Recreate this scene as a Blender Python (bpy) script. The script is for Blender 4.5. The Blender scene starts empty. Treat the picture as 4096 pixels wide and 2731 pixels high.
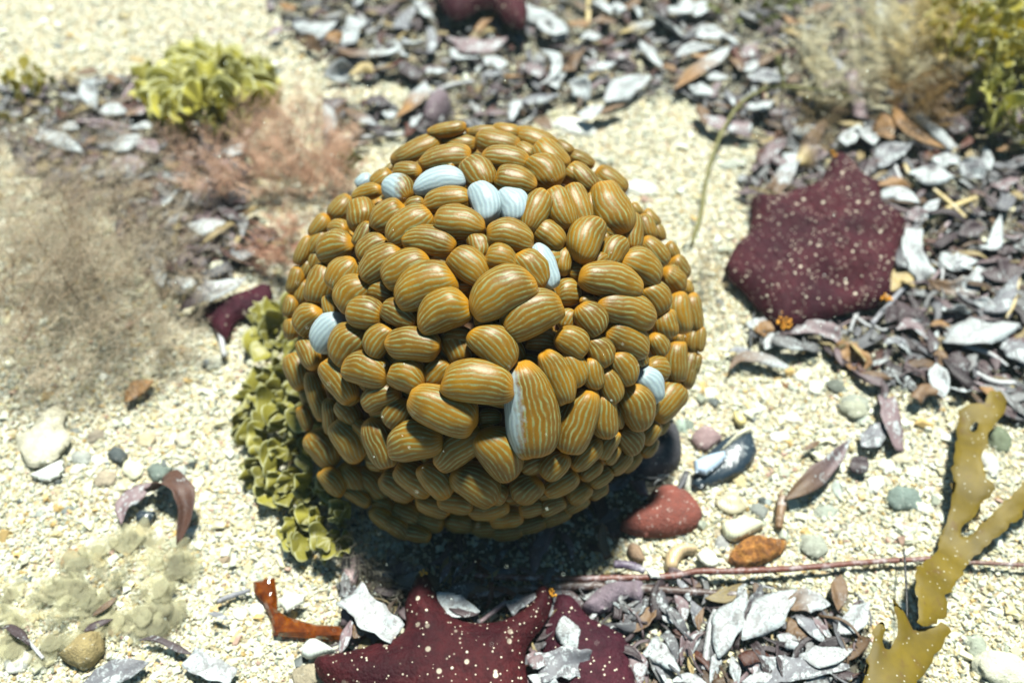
import bpy, bmesh, math, random
import numpy as np
from mathutils import Vector, Matrix, noise as mnoise
from mathutils.geometry import delaunay_2d_cdt
random.seed(7); rng = np.random.default_rng(7)
scene = bpy.context.scene
COL = scene.collection
R = math.radians

# ------------------------------------------------------------------ camera
PITCH = R(52); CAMZ = 0.508; LENS = 30.0
FPX = 4096*LENS/36.0
cam_d = bpy.data.cameras.new('camera'); cam = bpy.data.objects.new('camera', cam_d); COL.objects.link(cam)
cam.location = (0, 0, CAMZ); cam.rotation_euler = (math.pi/2-PITCH, 0, 0)
cam_d.lens = LENS; cam_d.sensor_width = 36; cam_d.clip_start = .01; cam_d.clip_end = 50
cam_d.dof.use_dof = True; cam_d.dof.focus_distance = 0.425; cam_d.dof.aperture_fstop = 4.8
scene.camera = cam
# ------------------------------------------------------------------ light
SUNV = Vector((0.10, 0.31, 1.0)).normalized()           # direction towards the sun
world = bpy.data.worlds.new('World'); scene.world = world; world.use_nodes = True
wn = world.node_tree.nodes; wl = world.node_tree.links
bg = wn['Background']; sky = wn.new('ShaderNodeTexSky'); sky.sky_type = 'NISHITA'; sky.sun_disc = False
sky.sun_elevation = math.asin(SUNV.z); sky.sun_rotation = math.atan2(SUNV.x, SUNV.y)
tintn = wn.new('ShaderNodeMix'); tintn.data_type = 'RGBA'; tintn.blend_type = 'MULTIPLY'; tintn.inputs[0].default_value = 1
tintn.inputs[7].default_value = (.45, .95, 1.0, 1)       # light filtered green by the shallow water
wl.new(sky.outputs[0], tintn.inputs[6]); wl.new(tintn.outputs[2], bg.inputs[0]); bg.inputs[1].default_value = .034
sun_d = bpy.data.lights.new('sun', 'SUN'); sun_d.energy = 5.0; sun_d.angle = R(6); sun_d.color = (.97, 1, .92)
sun = bpy.data.objects.new('sun', sun_d); COL.objects.link(sun)
sun.rotation_euler = SUNV.to_track_quat('Z', 'Y').to_euler()
scene.view_settings.view_transform = 'Standard'; scene.view_settings.look = 'None'
scene.view_settings.exposure = 1.36; scene.view_settings.gamma = 1
scene.render.engine = 'CYCLES'

# ------------------------------------------------------------------ geometry of the place
CAM = np.array([0, 0, CAMZ]); RT = np.array([1., 0, 0])
FW = np.array([0, math.cos(PITCH), -math.sin(PITCH)]); UP = np.array([0, math.sin(PITCH), math.cos(PITCH)])
def ray(x, y):                                            # photograph coordinates, 4096 x 2731
    d = FW + RT*((x-2048)/FPX) - UP*((y-1365.5)/FPX)
    return d/np.linalg.norm(d)
def H(x, y):                                              # height of the seabed
    x = np.asarray(x, float); y = np.asarray(y, float)
    z = .0035*np.sin(x*11+1)*np.cos(y*9+2) + .0018*np.sin(x*31+y*17) + .001*np.sin(y*53-x*41)
    z = z + .040*np.exp(-(((x-.62)/.22)**2+((y-.62)/.3)**2)) + .03*np.exp(-(((x-.15)/.35)**2+((y-1.05)/.16)**2))
    z = z + .012*np.exp(-(((x+.40)/.15)**2+((y-.45)/.15)**2))
    return z
def G(x, y, h=0.0):
    d = ray(x, y); z = h
    for _ in range(6):
        t = (z-CAMZ)/d[2]; p = CAM+d*t; z = float(H(p[0], p[1]))+h
    t = (z-CAMZ)/d[2]
    return CAM+d*t
def pxm(p):                                               # metres per photo pixel at a point
    return float(np.dot(np.asarray(p)-CAM, FW))/FPX
def to_px(P):
    P = np.asarray(P, float)-CAM; d = P@FW
    return np.stack([2048+(P@RT)/d*FPX, 1365.5-(P@UP)/d*FPX], -1)
def inpoly(px, py, poly):
    px = np.asarray(px, float); py = np.asarray(py, float); r = np.zeros(px.shape, bool); n = len(poly)
    for i in range(n):
        x0, y0 = poly[i]; x1, y1 = poly[(i+1) % n]
        if y0 == y1: continue
        c = ((y0 > py) != (y1 > py)) & (px < (x1-x0)*(py-y0)/(y1-y0)+x0)
        r ^= c
    return r
class Crop:                                               # maps notes taken on an enlarged piece of the photo
    def __init__(s, x, y, k): s.x, s.y, s.k = x, y, k
    def __call__(s, pts): return [(s.x+p[0]*s.k, s.y+p[1]*s.k)+tuple(p[2:]) for p in pts]
D0 = Crop(0, 0, 1.7415)

# ------------------------------------------------------------------ object helpers
def tag(o, label=None, cat=None, group=None, kind=None):
    if label: o['label'] = label
    if cat: o['category'] = cat
    if group: o['group'] = group
    if kind: o['kind'] = kind
    return o
def mesh_obj(name, V, F, mat, parent=None, loc=None, smooth=True, attrs=None, uv=None, cols=None):
    V = np.asarray(V, float)
    if loc is None: loc = (0, 0, 0)
    me = bpy.data.meshes.new(name)
    me.from_pydata((V-np.asarray(loc)).tolist(), [], [tuple(int(i) for i in f) for f in F])
    if attrs:
        for k, a in attrs.items():
            at = me.attributes.new(k, 'FLOAT', 'POINT'); at.data.foreach_set('value', np.asarray(a, np.float32))
    if cols is not None:
        at = me.attributes.new('tint', 'FLOAT_COLOR', 'POINT'); c = np.ones((len(V), 4), np.float32); c[:, :3] = np.asarray(cols)*.76
        at.data.foreach_set('color', c.ravel())
    if uv is not None:
        l = me.uv_layers.new(name='UVMap'); l.data.foreach_set('uv', np.asarray(uv, np.float32).ravel())
    me.materials.append(mat)
    if smooth: me.polygons.foreach_set('use_smooth', [True]*len(me.polygons))
    me.update()
    o = bpy.data.objects.new(name, me); COL.objects.link(o)
    if parent is not None:
        o.parent = parent; o.location = Vector(loc)-parent.location
    else: o.location = loc
    return o
def quads_fast(name, V, F, mat, cols=None, smooth=False):
    me = bpy.data.meshes.new(name); V = np.asarray(V, np.float32); F = np.asarray(F, np.int32)
    me.vertices.add(len(V)); me.vertices.foreach_set('co', V.ravel())
    k = F.shape[1]; me.loops.add(F.size); me.loops.foreach_set('vertex_index', F.ravel())
    me.polygons.add(len(F)); me.polygons.foreach_set('loop_start', np.arange(0, F.size, k, dtype=np.int32))
    me.polygons.foreach_set('loop_total', np.full(len(F), k, np.int32))
    if cols is not None:
        at = me.attributes.new('tint', 'FLOAT_COLOR', 'POINT'); c = np.ones((len(V), 4), np.float32); c[:, :3] = np.asarray(cols)*.74
        at.data.foreach_set('color', c.ravel())
    me.materials.append(mat); me.update(calc_edges=True)
    me.polygons.foreach_set('use_smooth', np.full(len(F), smooth))
    o = bpy.data.objects.new(name, me); COL.objects.link(o); return o

# ------------------------------------------------------------------ materials
class NT:
    def __init__(s, name):
        s.m = bpy.data.materials.new(name); s.m.use_nodes = True; s.t = s.m.node_tree
        s.b = s.t.nodes['Principled BSDF']; s.out = s.t.nodes['Material Output']
    def n(s, typ, ins=None, **kw):
        nd = s.t.nodes.new('ShaderNode'+typ)
        for k, v in kw.items(): setattr(nd, k, v)
        if ins:
            for k, v in ins.items():
                if isinstance(v, bpy.types.NodeSocket): s.t.links.new(v, nd.inputs[k])
                else: nd.inputs[k].default_value = v
        return nd
    def noise(s, vec, scale, detail=3, rough=.55, dist=0):
        return s.n('TexNoise', {'Vector': vec, 'Scale': scale, 'Detail': detail, 'Roughness': rough, 'Distortion': dist}).outputs[0]
    def ramp(s, fac, stops, interp='LINEAR'):
        r = s.n('ValToRGB', {'Fac': fac}); cr = r.color_ramp; cr.interpolation = interp
        while len(cr.elements) < len(stops): cr.elements.new(.5)
        for e, (p, c) in zip(cr.elements, stops):
            e.position = p; e.color = (c, c, c, 1) if isinstance(c, (int, float)) else (*c, 1)
        return r.outputs[0]
    def mix(s, fac, a, b, blend='MIX'):
        nd = s.t.nodes.new('ShaderNodeMix'); nd.data_type = 'RGBA'; nd.blend_type = blend
        for i, v in ((0, fac), (6, a), (7, b)):
            if isinstance(v, bpy.types.NodeSocket): s.t.links.new(v, nd.inputs[i])
            elif i == 0: nd.inputs[0].default_value = v
            else: nd.inputs[i].default_value = (*v, 1)
        return nd.outputs[2]
    def math(s, op, a, b=0, c=0):
        nd = s.t.nodes.new('ShaderNodeMath'); nd.operation = op
        for i, v in ((0, a), (1, b), (2, c)):
            if isinstance(v, bpy.types.NodeSocket): s.t.links.new(v, nd.inputs[i])
            else: nd.inputs[i].default_value = v
        return nd.outputs[0]
    def obj(s): return s.n('TexCoord').outputs['Object']
    def pos(s): return s.n('NewGeometry').outputs['Position']
    def attr(s, name, out='Fac'): return s.n('Attribute', attribute_name=name).outputs[out]
    def set(s, **kw):
        for k, v in kw.items():
            k = k.replace('_', ' ')
            if isinstance(v, bpy.types.NodeSocket): s.t.links.new(v, s.b.inputs[k])
            else: s.b.inputs[k].default_value = (*v, 1) if isinstance(v, tuple) and len(v) == 3 and k != 'Subsurface Radius' else v
    def bump(s, h, strength=.5, dist=.001):
        nd = s.n('Bump', {'Height': h, 'Strength': strength, 'Distance': dist}); s.t.links.new(nd.outputs[0], s.b.inputs['Normal'])
        return nd.outputs[0]
    def translucent(s, col, fac=.3):
        tr = s.n('BsdfTranslucent'); 
        if isinstance(col, bpy.types.NodeSocket): s.t.links.new(col, tr.inputs[0])
        else: tr.inputs[0].default_value = (*col, 1)
        mx = s.n('MixShader', {0: fac, 1: s.b.outputs[0], 2: tr.outputs[0]}); s.t.links.new(mx.outputs[0], s.out.inputs[0])

# seabed
m = NT('sand'); p = m.pos()
vor = m.n('TexVoronoi', {'Vector': p, 'Scale': 420.0}, feature='F1'); vc = vor.outputs['Color']; sep = m.n('SeparateColor', {0: vc})
c = m.ramp(sep.outputs[0], [(0, (.11, .10, .075)), (.18, (.28, .23, .14)), (.5, (.42, .39, .28)), (.8, (.52, .50, .42)), (1, (.36, .25, .12))])
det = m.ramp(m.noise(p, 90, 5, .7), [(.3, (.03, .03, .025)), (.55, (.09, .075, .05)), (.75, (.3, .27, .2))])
fac = m.math('MULTIPLY', m.attr('wrack_shade'), 1)
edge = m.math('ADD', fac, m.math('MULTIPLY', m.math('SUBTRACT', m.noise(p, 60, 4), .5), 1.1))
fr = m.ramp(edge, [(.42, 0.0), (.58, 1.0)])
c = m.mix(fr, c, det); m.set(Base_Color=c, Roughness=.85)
m.bump(m.math('ADD', m.math('MULTIPLY', vor.outputs[0], -1), m.noise(p, 500, 3)), .9, .0018); SAND = m.m
# loose grit
m = NT('shell_grit'); t = m.attr('tint', 'Color'); p = m.pos()
c = m.mix(.5, t, m.mix(1, t, m.ramp(m.noise(p, 900, 3), [(.3, (.62, .58, .5)), (.7, (1, 1, 1))]), 'MULTIPLY'))
m.set(Base_Color=c, Roughness=.55); m.bump(m.noise(p, 1800, 2), .3, .0004); GRIT = m.m
# anemone vesicles: longitudinal stripes
m = NT('striped_vesicle'); uv = m.n('TexCoord').outputs['UV']; p = m.pos(); s2 = m.n('SeparateXYZ', {0: uv})
wob = m.math('MULTIPLY', m.math('SUBTRACT', m.noise(p, 90, 1.5, .4), .5), 1.5)
wob2 = m.math('MULTIPLY', m.math('SUBTRACT', m.noise(p, 330, 2, .5), .5), .30)
ph = m.math('ADD', s2.outputs[0], m.math('ADD', wob, wob2))
sn = m.math('ADD', m.math('MULTIPLY', m.math('SINE', m.math('MULTIPLY', ph, 2*math.pi)), .5), .5)
sn = m.math('ADD', sn, m.math('MULTIPLY', m.math('SUBTRACT', m.noise(p, 300, 3), .5), .5))
br = m.mix(m.ramp(m.noise(p, 34, 3), [(.3, 0.0), (.7, 1.0)]), (.085, .040, .002), (.190, .092, .003))
stripe = m.ramp(sn, [(.57, 0.0), (.75, .45), (.88, .88), (1.0, .97)])
edgec = m.ramp(sn, [(.25, 0.0), (.5, 1.0), (.66, 0.0)])
stripe = m.math('MULTIPLY', stripe, m.ramp(m.noise(p, 240, 3, .6), [(.36, .25), (.56, 1.0)]))
c = m.mix(m.math('MULTIPLY', edgec, .2), br, (.29, .125, .002))
c = m.mix(stripe, c, m.mix(m.noise(p, 90, 2), (.105, .115, .050), (.195, .210, .088)))
tipf = m.ramp(m.attr('tipf'), [(.42, 0.0), (1.0, .65)])
c = m.mix(tipf, c, (.38, .16, .003))
wst = m.ramp(sn, [(.2, (.19, .25, .27)), (.9, (.31, .39, .40))])
wst = m.mix(m.noise(p, 120, 3), wst, (.22, .28, .31))
bl = m.math('ADD', m.attr('bleach'), m.math('MULTIPLY', m.math('SUBTRACT', m.noise(p, 260, 4, .6), .5), .45))
c = m.mix(m.ramp(bl, [(.42, 0.0), (.62, .92)]), c, wst)
m.set(Base_Color=c, Roughness=.44, Subsurface_Weight=.12, Subsurface_Radius=(.004, .0018, .0007), Subsurface_Scale=1.0, Coat_Weight=.0, Coat_Roughness=.3)
m.b.inputs['Specular IOR Level'].default_value = .28
m.bump(m.math('ADD', m.noise(p, 700, 3), m.math('MULTIPLY', sn, .35)), .22, .0006); VES = m.m
m = NT('anemone_column'); p = m.pos(); m.set(Base_Color=m.mix(m.noise(p, 80), (.05, .02, .006), (.16, .07, .02)), Roughness=.6); m.bump(m.noise(p, 200), .6, .002); COLM = m.m

# leaves
def leaf_mat(name, trans=.22):
    m = NT(name); t = m.attr('tint', 'Color'); p = m.obj(); cr = m.attr('crust')
    n1 = m.noise(p, 420, 5, .7); n2 = m.noise(p, 70, 3); n3 = m.noise(p, 1300, 2)
    c = m.mix(m.ramp(n2, [(.35, 0.0), (.65, .6)]), t, m.mix(1, t, (.5, .42, .38), 'MULTIPLY'))
    ms = m.math('ADD', m.math('MULTIPLY', cr, 1.0), m.math('MULTIPLY', m.math('SUBTRACT', n1, .5), 1.7))
    ms = m.math('ADD', ms, m.math('MULTIPLY', m.math('SUBTRACT', n2, .5), 1.2))
    crc = m.mix(n3, m.mix(n2, (.24, .26, .31), (.42, .47, .48)), (.50, .53, .51))
    c = m.mix(m.ramp(ms, [(.40, 0.0), (.62, .95)]), c, crc)
    sp = m.ramp(m.noise(p, 650, 4, .75), [(.36, 1.0), (.46, 0.0)]); c = m.mix(m.math('MULTIPLY', sp, .75), c, (.10, .085, .09))
    m.set(Base_Color=c, Roughness=.55); m.bump(m.math('ADD', n1, n3), .5, .0006); m.translucent(c, trans); return m.m
LEAF = leaf_mat('dead_leaf')
m = NT('twig'); t = m.attr('tint', 'Color'); p = m.obj()
c = m.mix(m.ramp(m.noise(p, 160, 5, .7), [(.50, 0.0), (.68, .9)]), t, m.mix(.5, t, (.55, .53, .55)))
c = m.mix(m.ramp(m.noise(p, 500, 3), [(.3, .7), (.42, 0.0)]), c, (.05, .04, .04))
m.set(Base_Color=c, Roughness=.5); m.bump(m.noise(p, 600, 4), .6, .0006); TWIG = m.m
# stone / shell, colour from the attribute
m = NT('stone'); t = m.attr('tint', 'Color'); p = m.obj()
c = m.mix(m.ramp(m.noise(p, 110, 5, .65), [(.3, .65), (.62, 0.0)]), t, m.mix(1, t, (.45, .42, .4), 'MULTIPLY'))
c = m.mix(m.ramp(m.noise(p, 260, 5, .7), [(.60, 0.0), (.70, .75)]), c, (.62, .62, .55))
c = m.mix(m.ramp(m.noise(p, 900, 2), [(.3, .5), (.42, 0.0)]), c, (.06, .06, .06))
m.set(Base_Color=c, Roughness=.85); m.bump(m.math('ADD', m.noise(p, 130, 4), m.math('MULTIPLY', m.noise(p, 700, 4), .5)), 1.0, .002); STONE = m.m
m = NT('shell'); t = m.attr('tint', 'Color'); p = m.obj()
wv = m.n('TexWave', {'Vector': p, 'Scale': 160.0, 'Distortion': 3.0, 'Detail': 2.0}).outputs[1]
c = m.mix(m.math('MULTIPLY', wv, .25), t, m.mix(1, t, (.6, .55, .5), 'MULTIPLY'))
c = m.mix(m.ramp(m.noise(p, 500, 4, .7), [(.3, .5), (.42, 0.0)]), c, (.3, .28, .22))
m.set(Base_Color=c, Roughness=.4); m.bump(m.math('ADD', wv, m.noise(p, 500, 3)), .3, .0005); SHELL = m.m
m = NT('dark_shell'); t = m.attr('tint', 'Color'); p = m.obj()
c = m.mix(m.ramp(m.noise(p, 420, 4, .7), [(.62, 0.0), (.68, .9)]), t, (.45, .5, .5))
m.set(Base_Color=c, Roughness=.3); m.bump(m.noise(p, 300, 4), .4, .001); DSHELL = m.m
m = NT('rust_sponge'); p = m.obj()
c = m.ramp(m.noise(p, 190, 6, .75), [(.3, (.04, .02, .01)), (.48, (.22, .08, .015)), (.62, (.5, .22, .04)), (.72, (.55, .5, .4))])
m.set(Base_Color=c, Roughness=.8); m.bump(m.noise(p, 300, 5, .8), 1, .003); RUST = m.m
m = NT('amber_glass'); p = m.obj()
c = m.ramp(m.noise(p, 150, 5, .7), [(.3, (.05, .01, .001)), (.55, (.20, .045, .003)), (.75, (.45, .14, .008))])
m.set(Base_Color=c, Roughness=.12, Transmission_Weight=.55, IOR=1.3, Coat_Weight=.4); m.bump(m.noise(p, 400, 3), .2, .0006); AMBER = m.m
# starfish
def star_mat(name, a, b, speck, spscale):
    m = NT(name); p = m.obj(); n2 = m.noise(p, 28, 3); pl = m.n('TexVoronoi', {'Vector': p, 'Scale': 520.0}, feature='F1').outputs[0]
    c = m.mix(m.ramp(n2, [(.35, 0.0), (.65, 1.0)]), a, b)
    c = m.mix(m.ramp(m.noise(p, 240, 4, .6), [(.4, .45), (.55, 0.0)]), c, tuple(.55*v for v in a))
    for sc, th, amt in ((spscale, .16, .9), (spscale*2.1, .13, .8)):
        v = m.n('TexVoronoi', {'Vector': p, 'Scale': sc, 'Randomness': 1.0}, feature='F1')
        pick = m.n('SeparateColor', {0: v.outputs['Color']}).outputs[0]
        dot = m.ramp(v.outputs[0], [(th, 1.0), (th+.07, 0.0)])
        k = m.math('MULTIPLY', m.math('LESS_THAN', pick, speck), m.math('MULTIPLY', dot, amt))
        k = m.math('MULTIPLY', k, m.ramp(m.noise(p, 22, 2), [(.38, 0.15), (.55, 1.0)]))
        c = m.mix(k, c, (.50, .44, .34))
    m.set(Base_Color=c, Roughness=.75, Subsurface_Weight=.08, Subsurface_Radius=(.003, .001, .001), Subsurface_Scale=1.0)
    m.b.inputs['Specular IOR Level'].default_value = .15
    m.bump(m.math('ADD', m.math('MULTIPLY', pl, -1), m.noise(p, 150, 3)), .55, .0010); return m.m
STAR1 = star_mat('plum_starfish_skin', (.024, .004, .008), (.044, .008, .012), .42, 150)
STAR2 = star_mat('maroon_starfish_skin', (.019, .0014, .0038), (.048, .0065, .008), .30, 130)
STAR3 = star_mat('dark_maroon_starfish_skin', (.022, .003, .008), (.042, .007, .013), .25, 130)
m = NT('orange_tube_feet'); m.set(Base_Color=(.75, .33, .02), Roughness=.5); FEET = m.m
# algae
m = NT('fan_weed'); p = m.obj(); r_ = m.attr('rad'); t = m.attr('tint', 'Color')
band = m.math('ADD', m.math('MULTIPLY', m.math('SINE', m.math('MULTIPLY', r_, 38)), .5), .5)
c = m.mix(m.math('MULTIPLY', band, .3), t, m.mix(1, t, (1.5, 1.5, 1.6), 'MULTIPLY'))
c = m.mix(m.ramp(m.noise(p, 260, 4, .7), [(.58, 0.0), (.7, .5)]), c, (.55, .53, .42))
c = m.mix(m.ramp(r_, [(.90, 0.0), (.97, .75)]), c, (.50, .50, .28))
m.set(Base_Color=c, Roughness=.45); m.bump(m.noise(p, 300, 3), .4, .0008); m.translucent(c, .5); FAN = m.m
m = NT('kelp'); p = m.obj(); n_ = m.ramp(m.noise(p, 45, 5, .6), [(.3, 0.0), (.7, 1.0)])
c = m.mix(n_, (.10, .066, .001), (.21, .140, .002))
v = m.n('TexVoronoi', {'Vector': p, 'Scale': 330.0}, feature='F1'); pick = m.n('SeparateColor', {0: v.outputs['Color']}).outputs[1]
k = m.math('MULTIPLY', m.math('LESS_THAN', pick, .4), m.ramp(v.outputs[0], [(.13, 1.0), (.2, 0.0)]))
c = m.mix(k, c, (.5, .48, .36)); c = m.mix(m.ramp(m.noise(p, 120, 4), [(.3, .6), (.42, 0.0)]), c, (.12, .06, .01))
m.set(Base_Color=c, Roughness=.62); m.bump(m.noise(p, 150, 3), .3, .001); m.translucent(c, .42); KELP = m.m
def thread_mat(name, trans=.35, alpha=.85):
    m = NT(name); t = m.attr('tint', 'Color'); p = m.obj()
    c = m.mix(m.noise(p, 200, 3), t, m.mix(1, t, (.62, .55, .5), 'MULTIPLY')); m.set(Base_Color=c, Roughness=.7); m.translucent(c, trans)
    last = m.out.inputs[0].links[0].from_socket; tp = m.n('BsdfTransparent'); mx = m.n('MixShader', {0: alpha, 1: tp.outputs[0], 2: last}); m.t.links.new(mx.outputs[0], m.out.inputs[0])
    return m.m
THREAD = thread_mat('filament_weed')
m = NT('floating_speck'); m.set(Base_Color=(.8, .85, .75), Roughness=.5); SPECK = m.m

# ------------------------------------------------------------------ where the wrack (dead leaves) lies, plus shade painted under the anemone, photo coordinates
WRACK_SHADE = [D0([(590,-200),(640,60),(720,110),(760,160),(1000,200),(980,255),(760,230),(740,300),(1180,300),(1270,250),(1380,230),(1560,215),(1630,250),(1750,330),(1700,440),(1760,560),(2050,720),(1720,755),(1740,790),(1900,800),(2000,880),(2200,900),(2300,960),(2700,950),(2700,-200)]),
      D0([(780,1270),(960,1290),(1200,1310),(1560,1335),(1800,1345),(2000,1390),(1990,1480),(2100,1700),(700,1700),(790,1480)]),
      D0([(840,1120),(960,1290),(1100,1340),(1300,1325),(1440,1240),(1560,1100),(1560,960),(1300,900),(900,900)]),  # shade below the anemone darkened into the ground colour, with some leaf bits
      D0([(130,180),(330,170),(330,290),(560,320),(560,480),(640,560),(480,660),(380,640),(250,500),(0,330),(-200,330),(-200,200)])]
def wrack_shade(x, y):
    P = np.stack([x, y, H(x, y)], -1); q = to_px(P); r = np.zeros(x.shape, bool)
    for poly in WRACK_SHADE: r |= inpoly(q[..., 0], q[..., 1], poly)
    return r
# ------------------------------------------------------------------ seabed: fine in the middle, coarse far out
def axis(lo, hi, step, far):
    a = list(np.arange(lo, hi+1e-6, step)); o = step*1.6; x = hi
    while x < far: x += o; a.append(x); o *= 1.6
    o = step*1.6; x = lo; pre = []
    while x > -far: x -= o; pre.append(x); o *= 1.6
    return np.array(pre[::-1]+a)
ax = axis(-.9, .9, .008, 12); ay = axis(-.1, 1.4, .008, 12)
XX, YY = np.meshgrid(ax, ay); ZZ = H(XX, YY)
hump = np.array([[mnoise.noise(Vector((x*60, y*60, 0))) for x in ax] for y in ay]); ZZ = ZZ+hump*.0016-.0018
wm = wrack_shade(XX, YY).astype(float); wm[:, :] = (wm+np.roll(wm, 1, 0)+np.roll(wm, -1, 0)+np.roll(wm, 1, 1)+np.roll(wm, -1, 1))/5
nx = len(ax); ny = len(ay)
idx = np.arange(nx*ny).reshape(ny, nx)
F = np.stack([idx[:-1, :-1], idx[:-1, 1:], idx[1:, 1:], idx[1:, :-1]], -1).reshape(-1, 4)
sb = quads_fast('seabed', np.stack([XX, YY, ZZ], -1).reshape(-1, 3), F, SAND, smooth=True)
at = sb.data.attributes.new('wrack_shade', 'FLOAT', 'POINT'); at.data.foreach_set('value', wm.ravel().astype(np.float32))
tag(sb, 'pale coarse shell sand seabed', kind='structure')

# ------------------------------------------------------------------ grit: jittered chips
BOX = np.array([[-1,-1,-1],[1,-1,-1],[1,1,-1],[-1,1,-1],[-1,-1,1],[1,-1,1],[1,1,1],[-1,1,1]], float)
BF = np.array([[0,3,2,1],[4,5,6,7],[0,1,5,4],[1,2,6,5],[2,3,7,6],[3,0,4,7]])
PAL = np.array([(.82,.80,.67),(.86,.86,.78),(.76,.69,.48),(.64,.43,.18),(.70,.57,.33),(.42,.44,.38),(.10,.115,.12),(.62,.40,.34),(.55,.57,.50),(.78,.70,.50)])
PW = np.array([.27,.26,.15,.05,.09,.06,.035,.03,.05,.09]); PW = PW/PW.sum()
def grit(name, n, smin, smax, flat, label, keep_wrack_shade, lift=0.0, xr=.78, y0=-.02, y1=1.2):
    y = y0+(y1-y0)*rng.random(n*3)**1.25; x = (rng.random(n*3)*2-1)*(.30+.42*np.clip(y, 0, 1.2))
    w = wrack_shade(x, y); ok = ~(w & (rng.random(len(x)) > keep_wrack_shade)); x = x[ok][:n]; y = y[ok][:n]; n = len(x)
    s = smin*(smax/smin)**(rng.random(n)**2.0)
    sc = np.stack([s*(.7+.6*rng.random(n)), s*(.45+.5*rng.random(n)), s*flat*(.5+.8*rng.random(n))], -1)
    V = BOX[None]*sc[:, None, :]*(1+(rng.random((n, 8, 3))-.5)*.95)
    V[:, 4:, :2] *= .72
    a = rng.random(n)*6.283; tl = (rng.random(n)-.5)*1.1; tl2 = (rng.random(n)-.5)*.9
    def rot(V, i, j, a):
        c, s_ = np.cos(a)[:, None], np.sin(a)[:, None]; A = V[..., i]*c-V[..., j]*s_; B = V[..., i]*s_+V[..., j]*c
        V = V.copy(); V[..., i] = A; V[..., j] = B; return V
    V = rot(V, 0, 2, tl); V = rot(V, 1, 2, tl2); V = rot(V, 0, 1, a)
    hm = np.array([mnoise.noise(Vector((a_*60, b_*60, 0))) for a_, b_ in zip(x, y)])*.0016
    z = H(x, y)+hm-.0018+s*flat*.6+lift*rng.random(n)
    V = V+np.stack([x, y, z], -1)[:, None, :]
    c = PAL[rng.choice(len(PAL), n, p=PW)]*(.82+.3*rng.random((n, 1))); c = np.clip(c, 0, .9)*.86*np.array([.98, 1, .92])
    o = quads_fast(name, V.reshape(-1, 3), (BF[None]+np.arange(n)[:, None, None]*8).reshape(-1, 4), GRIT, cols=np.repeat(c, 8, 0))
    tag(o, label, kind='stuff'); o['category'] = 'sand'; return o
grit('shell_grit', 165000, .0006, .0017, .55, 'coarse cream and tan shell grit covering the seabed', .45, .001)
grit('shell_rubble', 7500, .0012, .0046, .34, 'broken shell and gravel pieces scattered over the grit', .5, .002)

# ------------------------------------------------------------------ label book: landmarks to point at
MARK = [('the striped anemone', 1973, 1332, 700), ('the plum starfish', 3270, 960, 330), ('the bottom maroon starfish', 1750, 2600, 300),
        ('the flat golden kelp blade', 3780, 1950, 250), ('the yellow fan weed clump', 800, 360, 180), ('the heart shaped red rock', 2640, 2050, 120),
        ('the black mussel shell', 2900, 1830, 90), ('the top right fan weed', 3960, 250, 200), ('the top purple starfish', 1900, 60, 150),
        ('the fine brown weed', 350, 1100, 350), ('the reddish feathery weed', 1150, 780, 200), ('the amber glass', 1200, 2450, 120),
        ('the big pale shell', 170, 1750, 100), ('the pale strand weed', 2820, 600, 100), ('the tan feathery weed', 3400, 300, 150), ('the dark maroon starfish', 2350, 2600, 100)]
BOOK = {}
def describe(o, kind_words, x, y, cat, group=None):
    best = None
    for nm, mx, my, r in MARK:
        if nm.split(' the ')[-1] in kind_words: continue
        d = max(1, math.hypot(x-mx, y-my)-r)
        if best is None or d < best[0]: best = (d, nm, mx, my, r)
    d, nm, mx, my, r = best; dx, dy = x-mx, y-my
    if d < 2: rel = 'against'
    elif abs(dx) > 1.5*abs(dy): rel = 'right of' if dx > 0 else 'left of'
    elif abs(dy) > 1.5*abs(dx): rel = 'below' if dy > 0 else 'above'
    else: rel = ('lower' if dy > 0 else 'upper')+(' right of' if dx > 0 else ' left of')
    o['category'] = cat
    if group: o['group'] = group
    BOOK.setdefault((kind_words, rel+' '+nm), []).append((x, y, o))
ORD = ['', 'second', 'third', 'fourth', 'fifth', 'sixth', 'seventh', 'eighth', 'ninth', 'tenth', 'eleventh', 'twelfth']
NUM = ['', 'one', 'two', 'three', 'four', 'five', 'six', 'seven', 'eight', 'nine', 'ten', 'eleven', 'twelve']
def write_labels():
    for (kw, where), lst in BOOK.items():
        lst.sort(key=lambda t: t[0]); n = len(lst)
        for i, (x, y, o) in enumerate(lst):
            if n == 1: o['label'] = kw+' '+where
            elif i == 0: o['label'] = 'leftmost '+kw+' '+where
            elif i == n-1: o['label'] = 'rightmost '+kw+' '+where
            else: o['label'] = ORD[min(i, 11)]+' '+kw+' from left, '+where
            if len(o['label'].split()) > 16: o['label'] = o['label'].replace(' dead', '')
            if len(o['label'].split()) > 16: o['label'] = o['label'].replace('from left, ', '')

# ------------------------------------------------------------------ the anemone
A_ = Crop(1100, 450, .574); B_ = Crop(1950, 450, .574); C_ = Crop(1100, 1300, .574); D_ = Crop(1950, 1300, .574)
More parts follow.
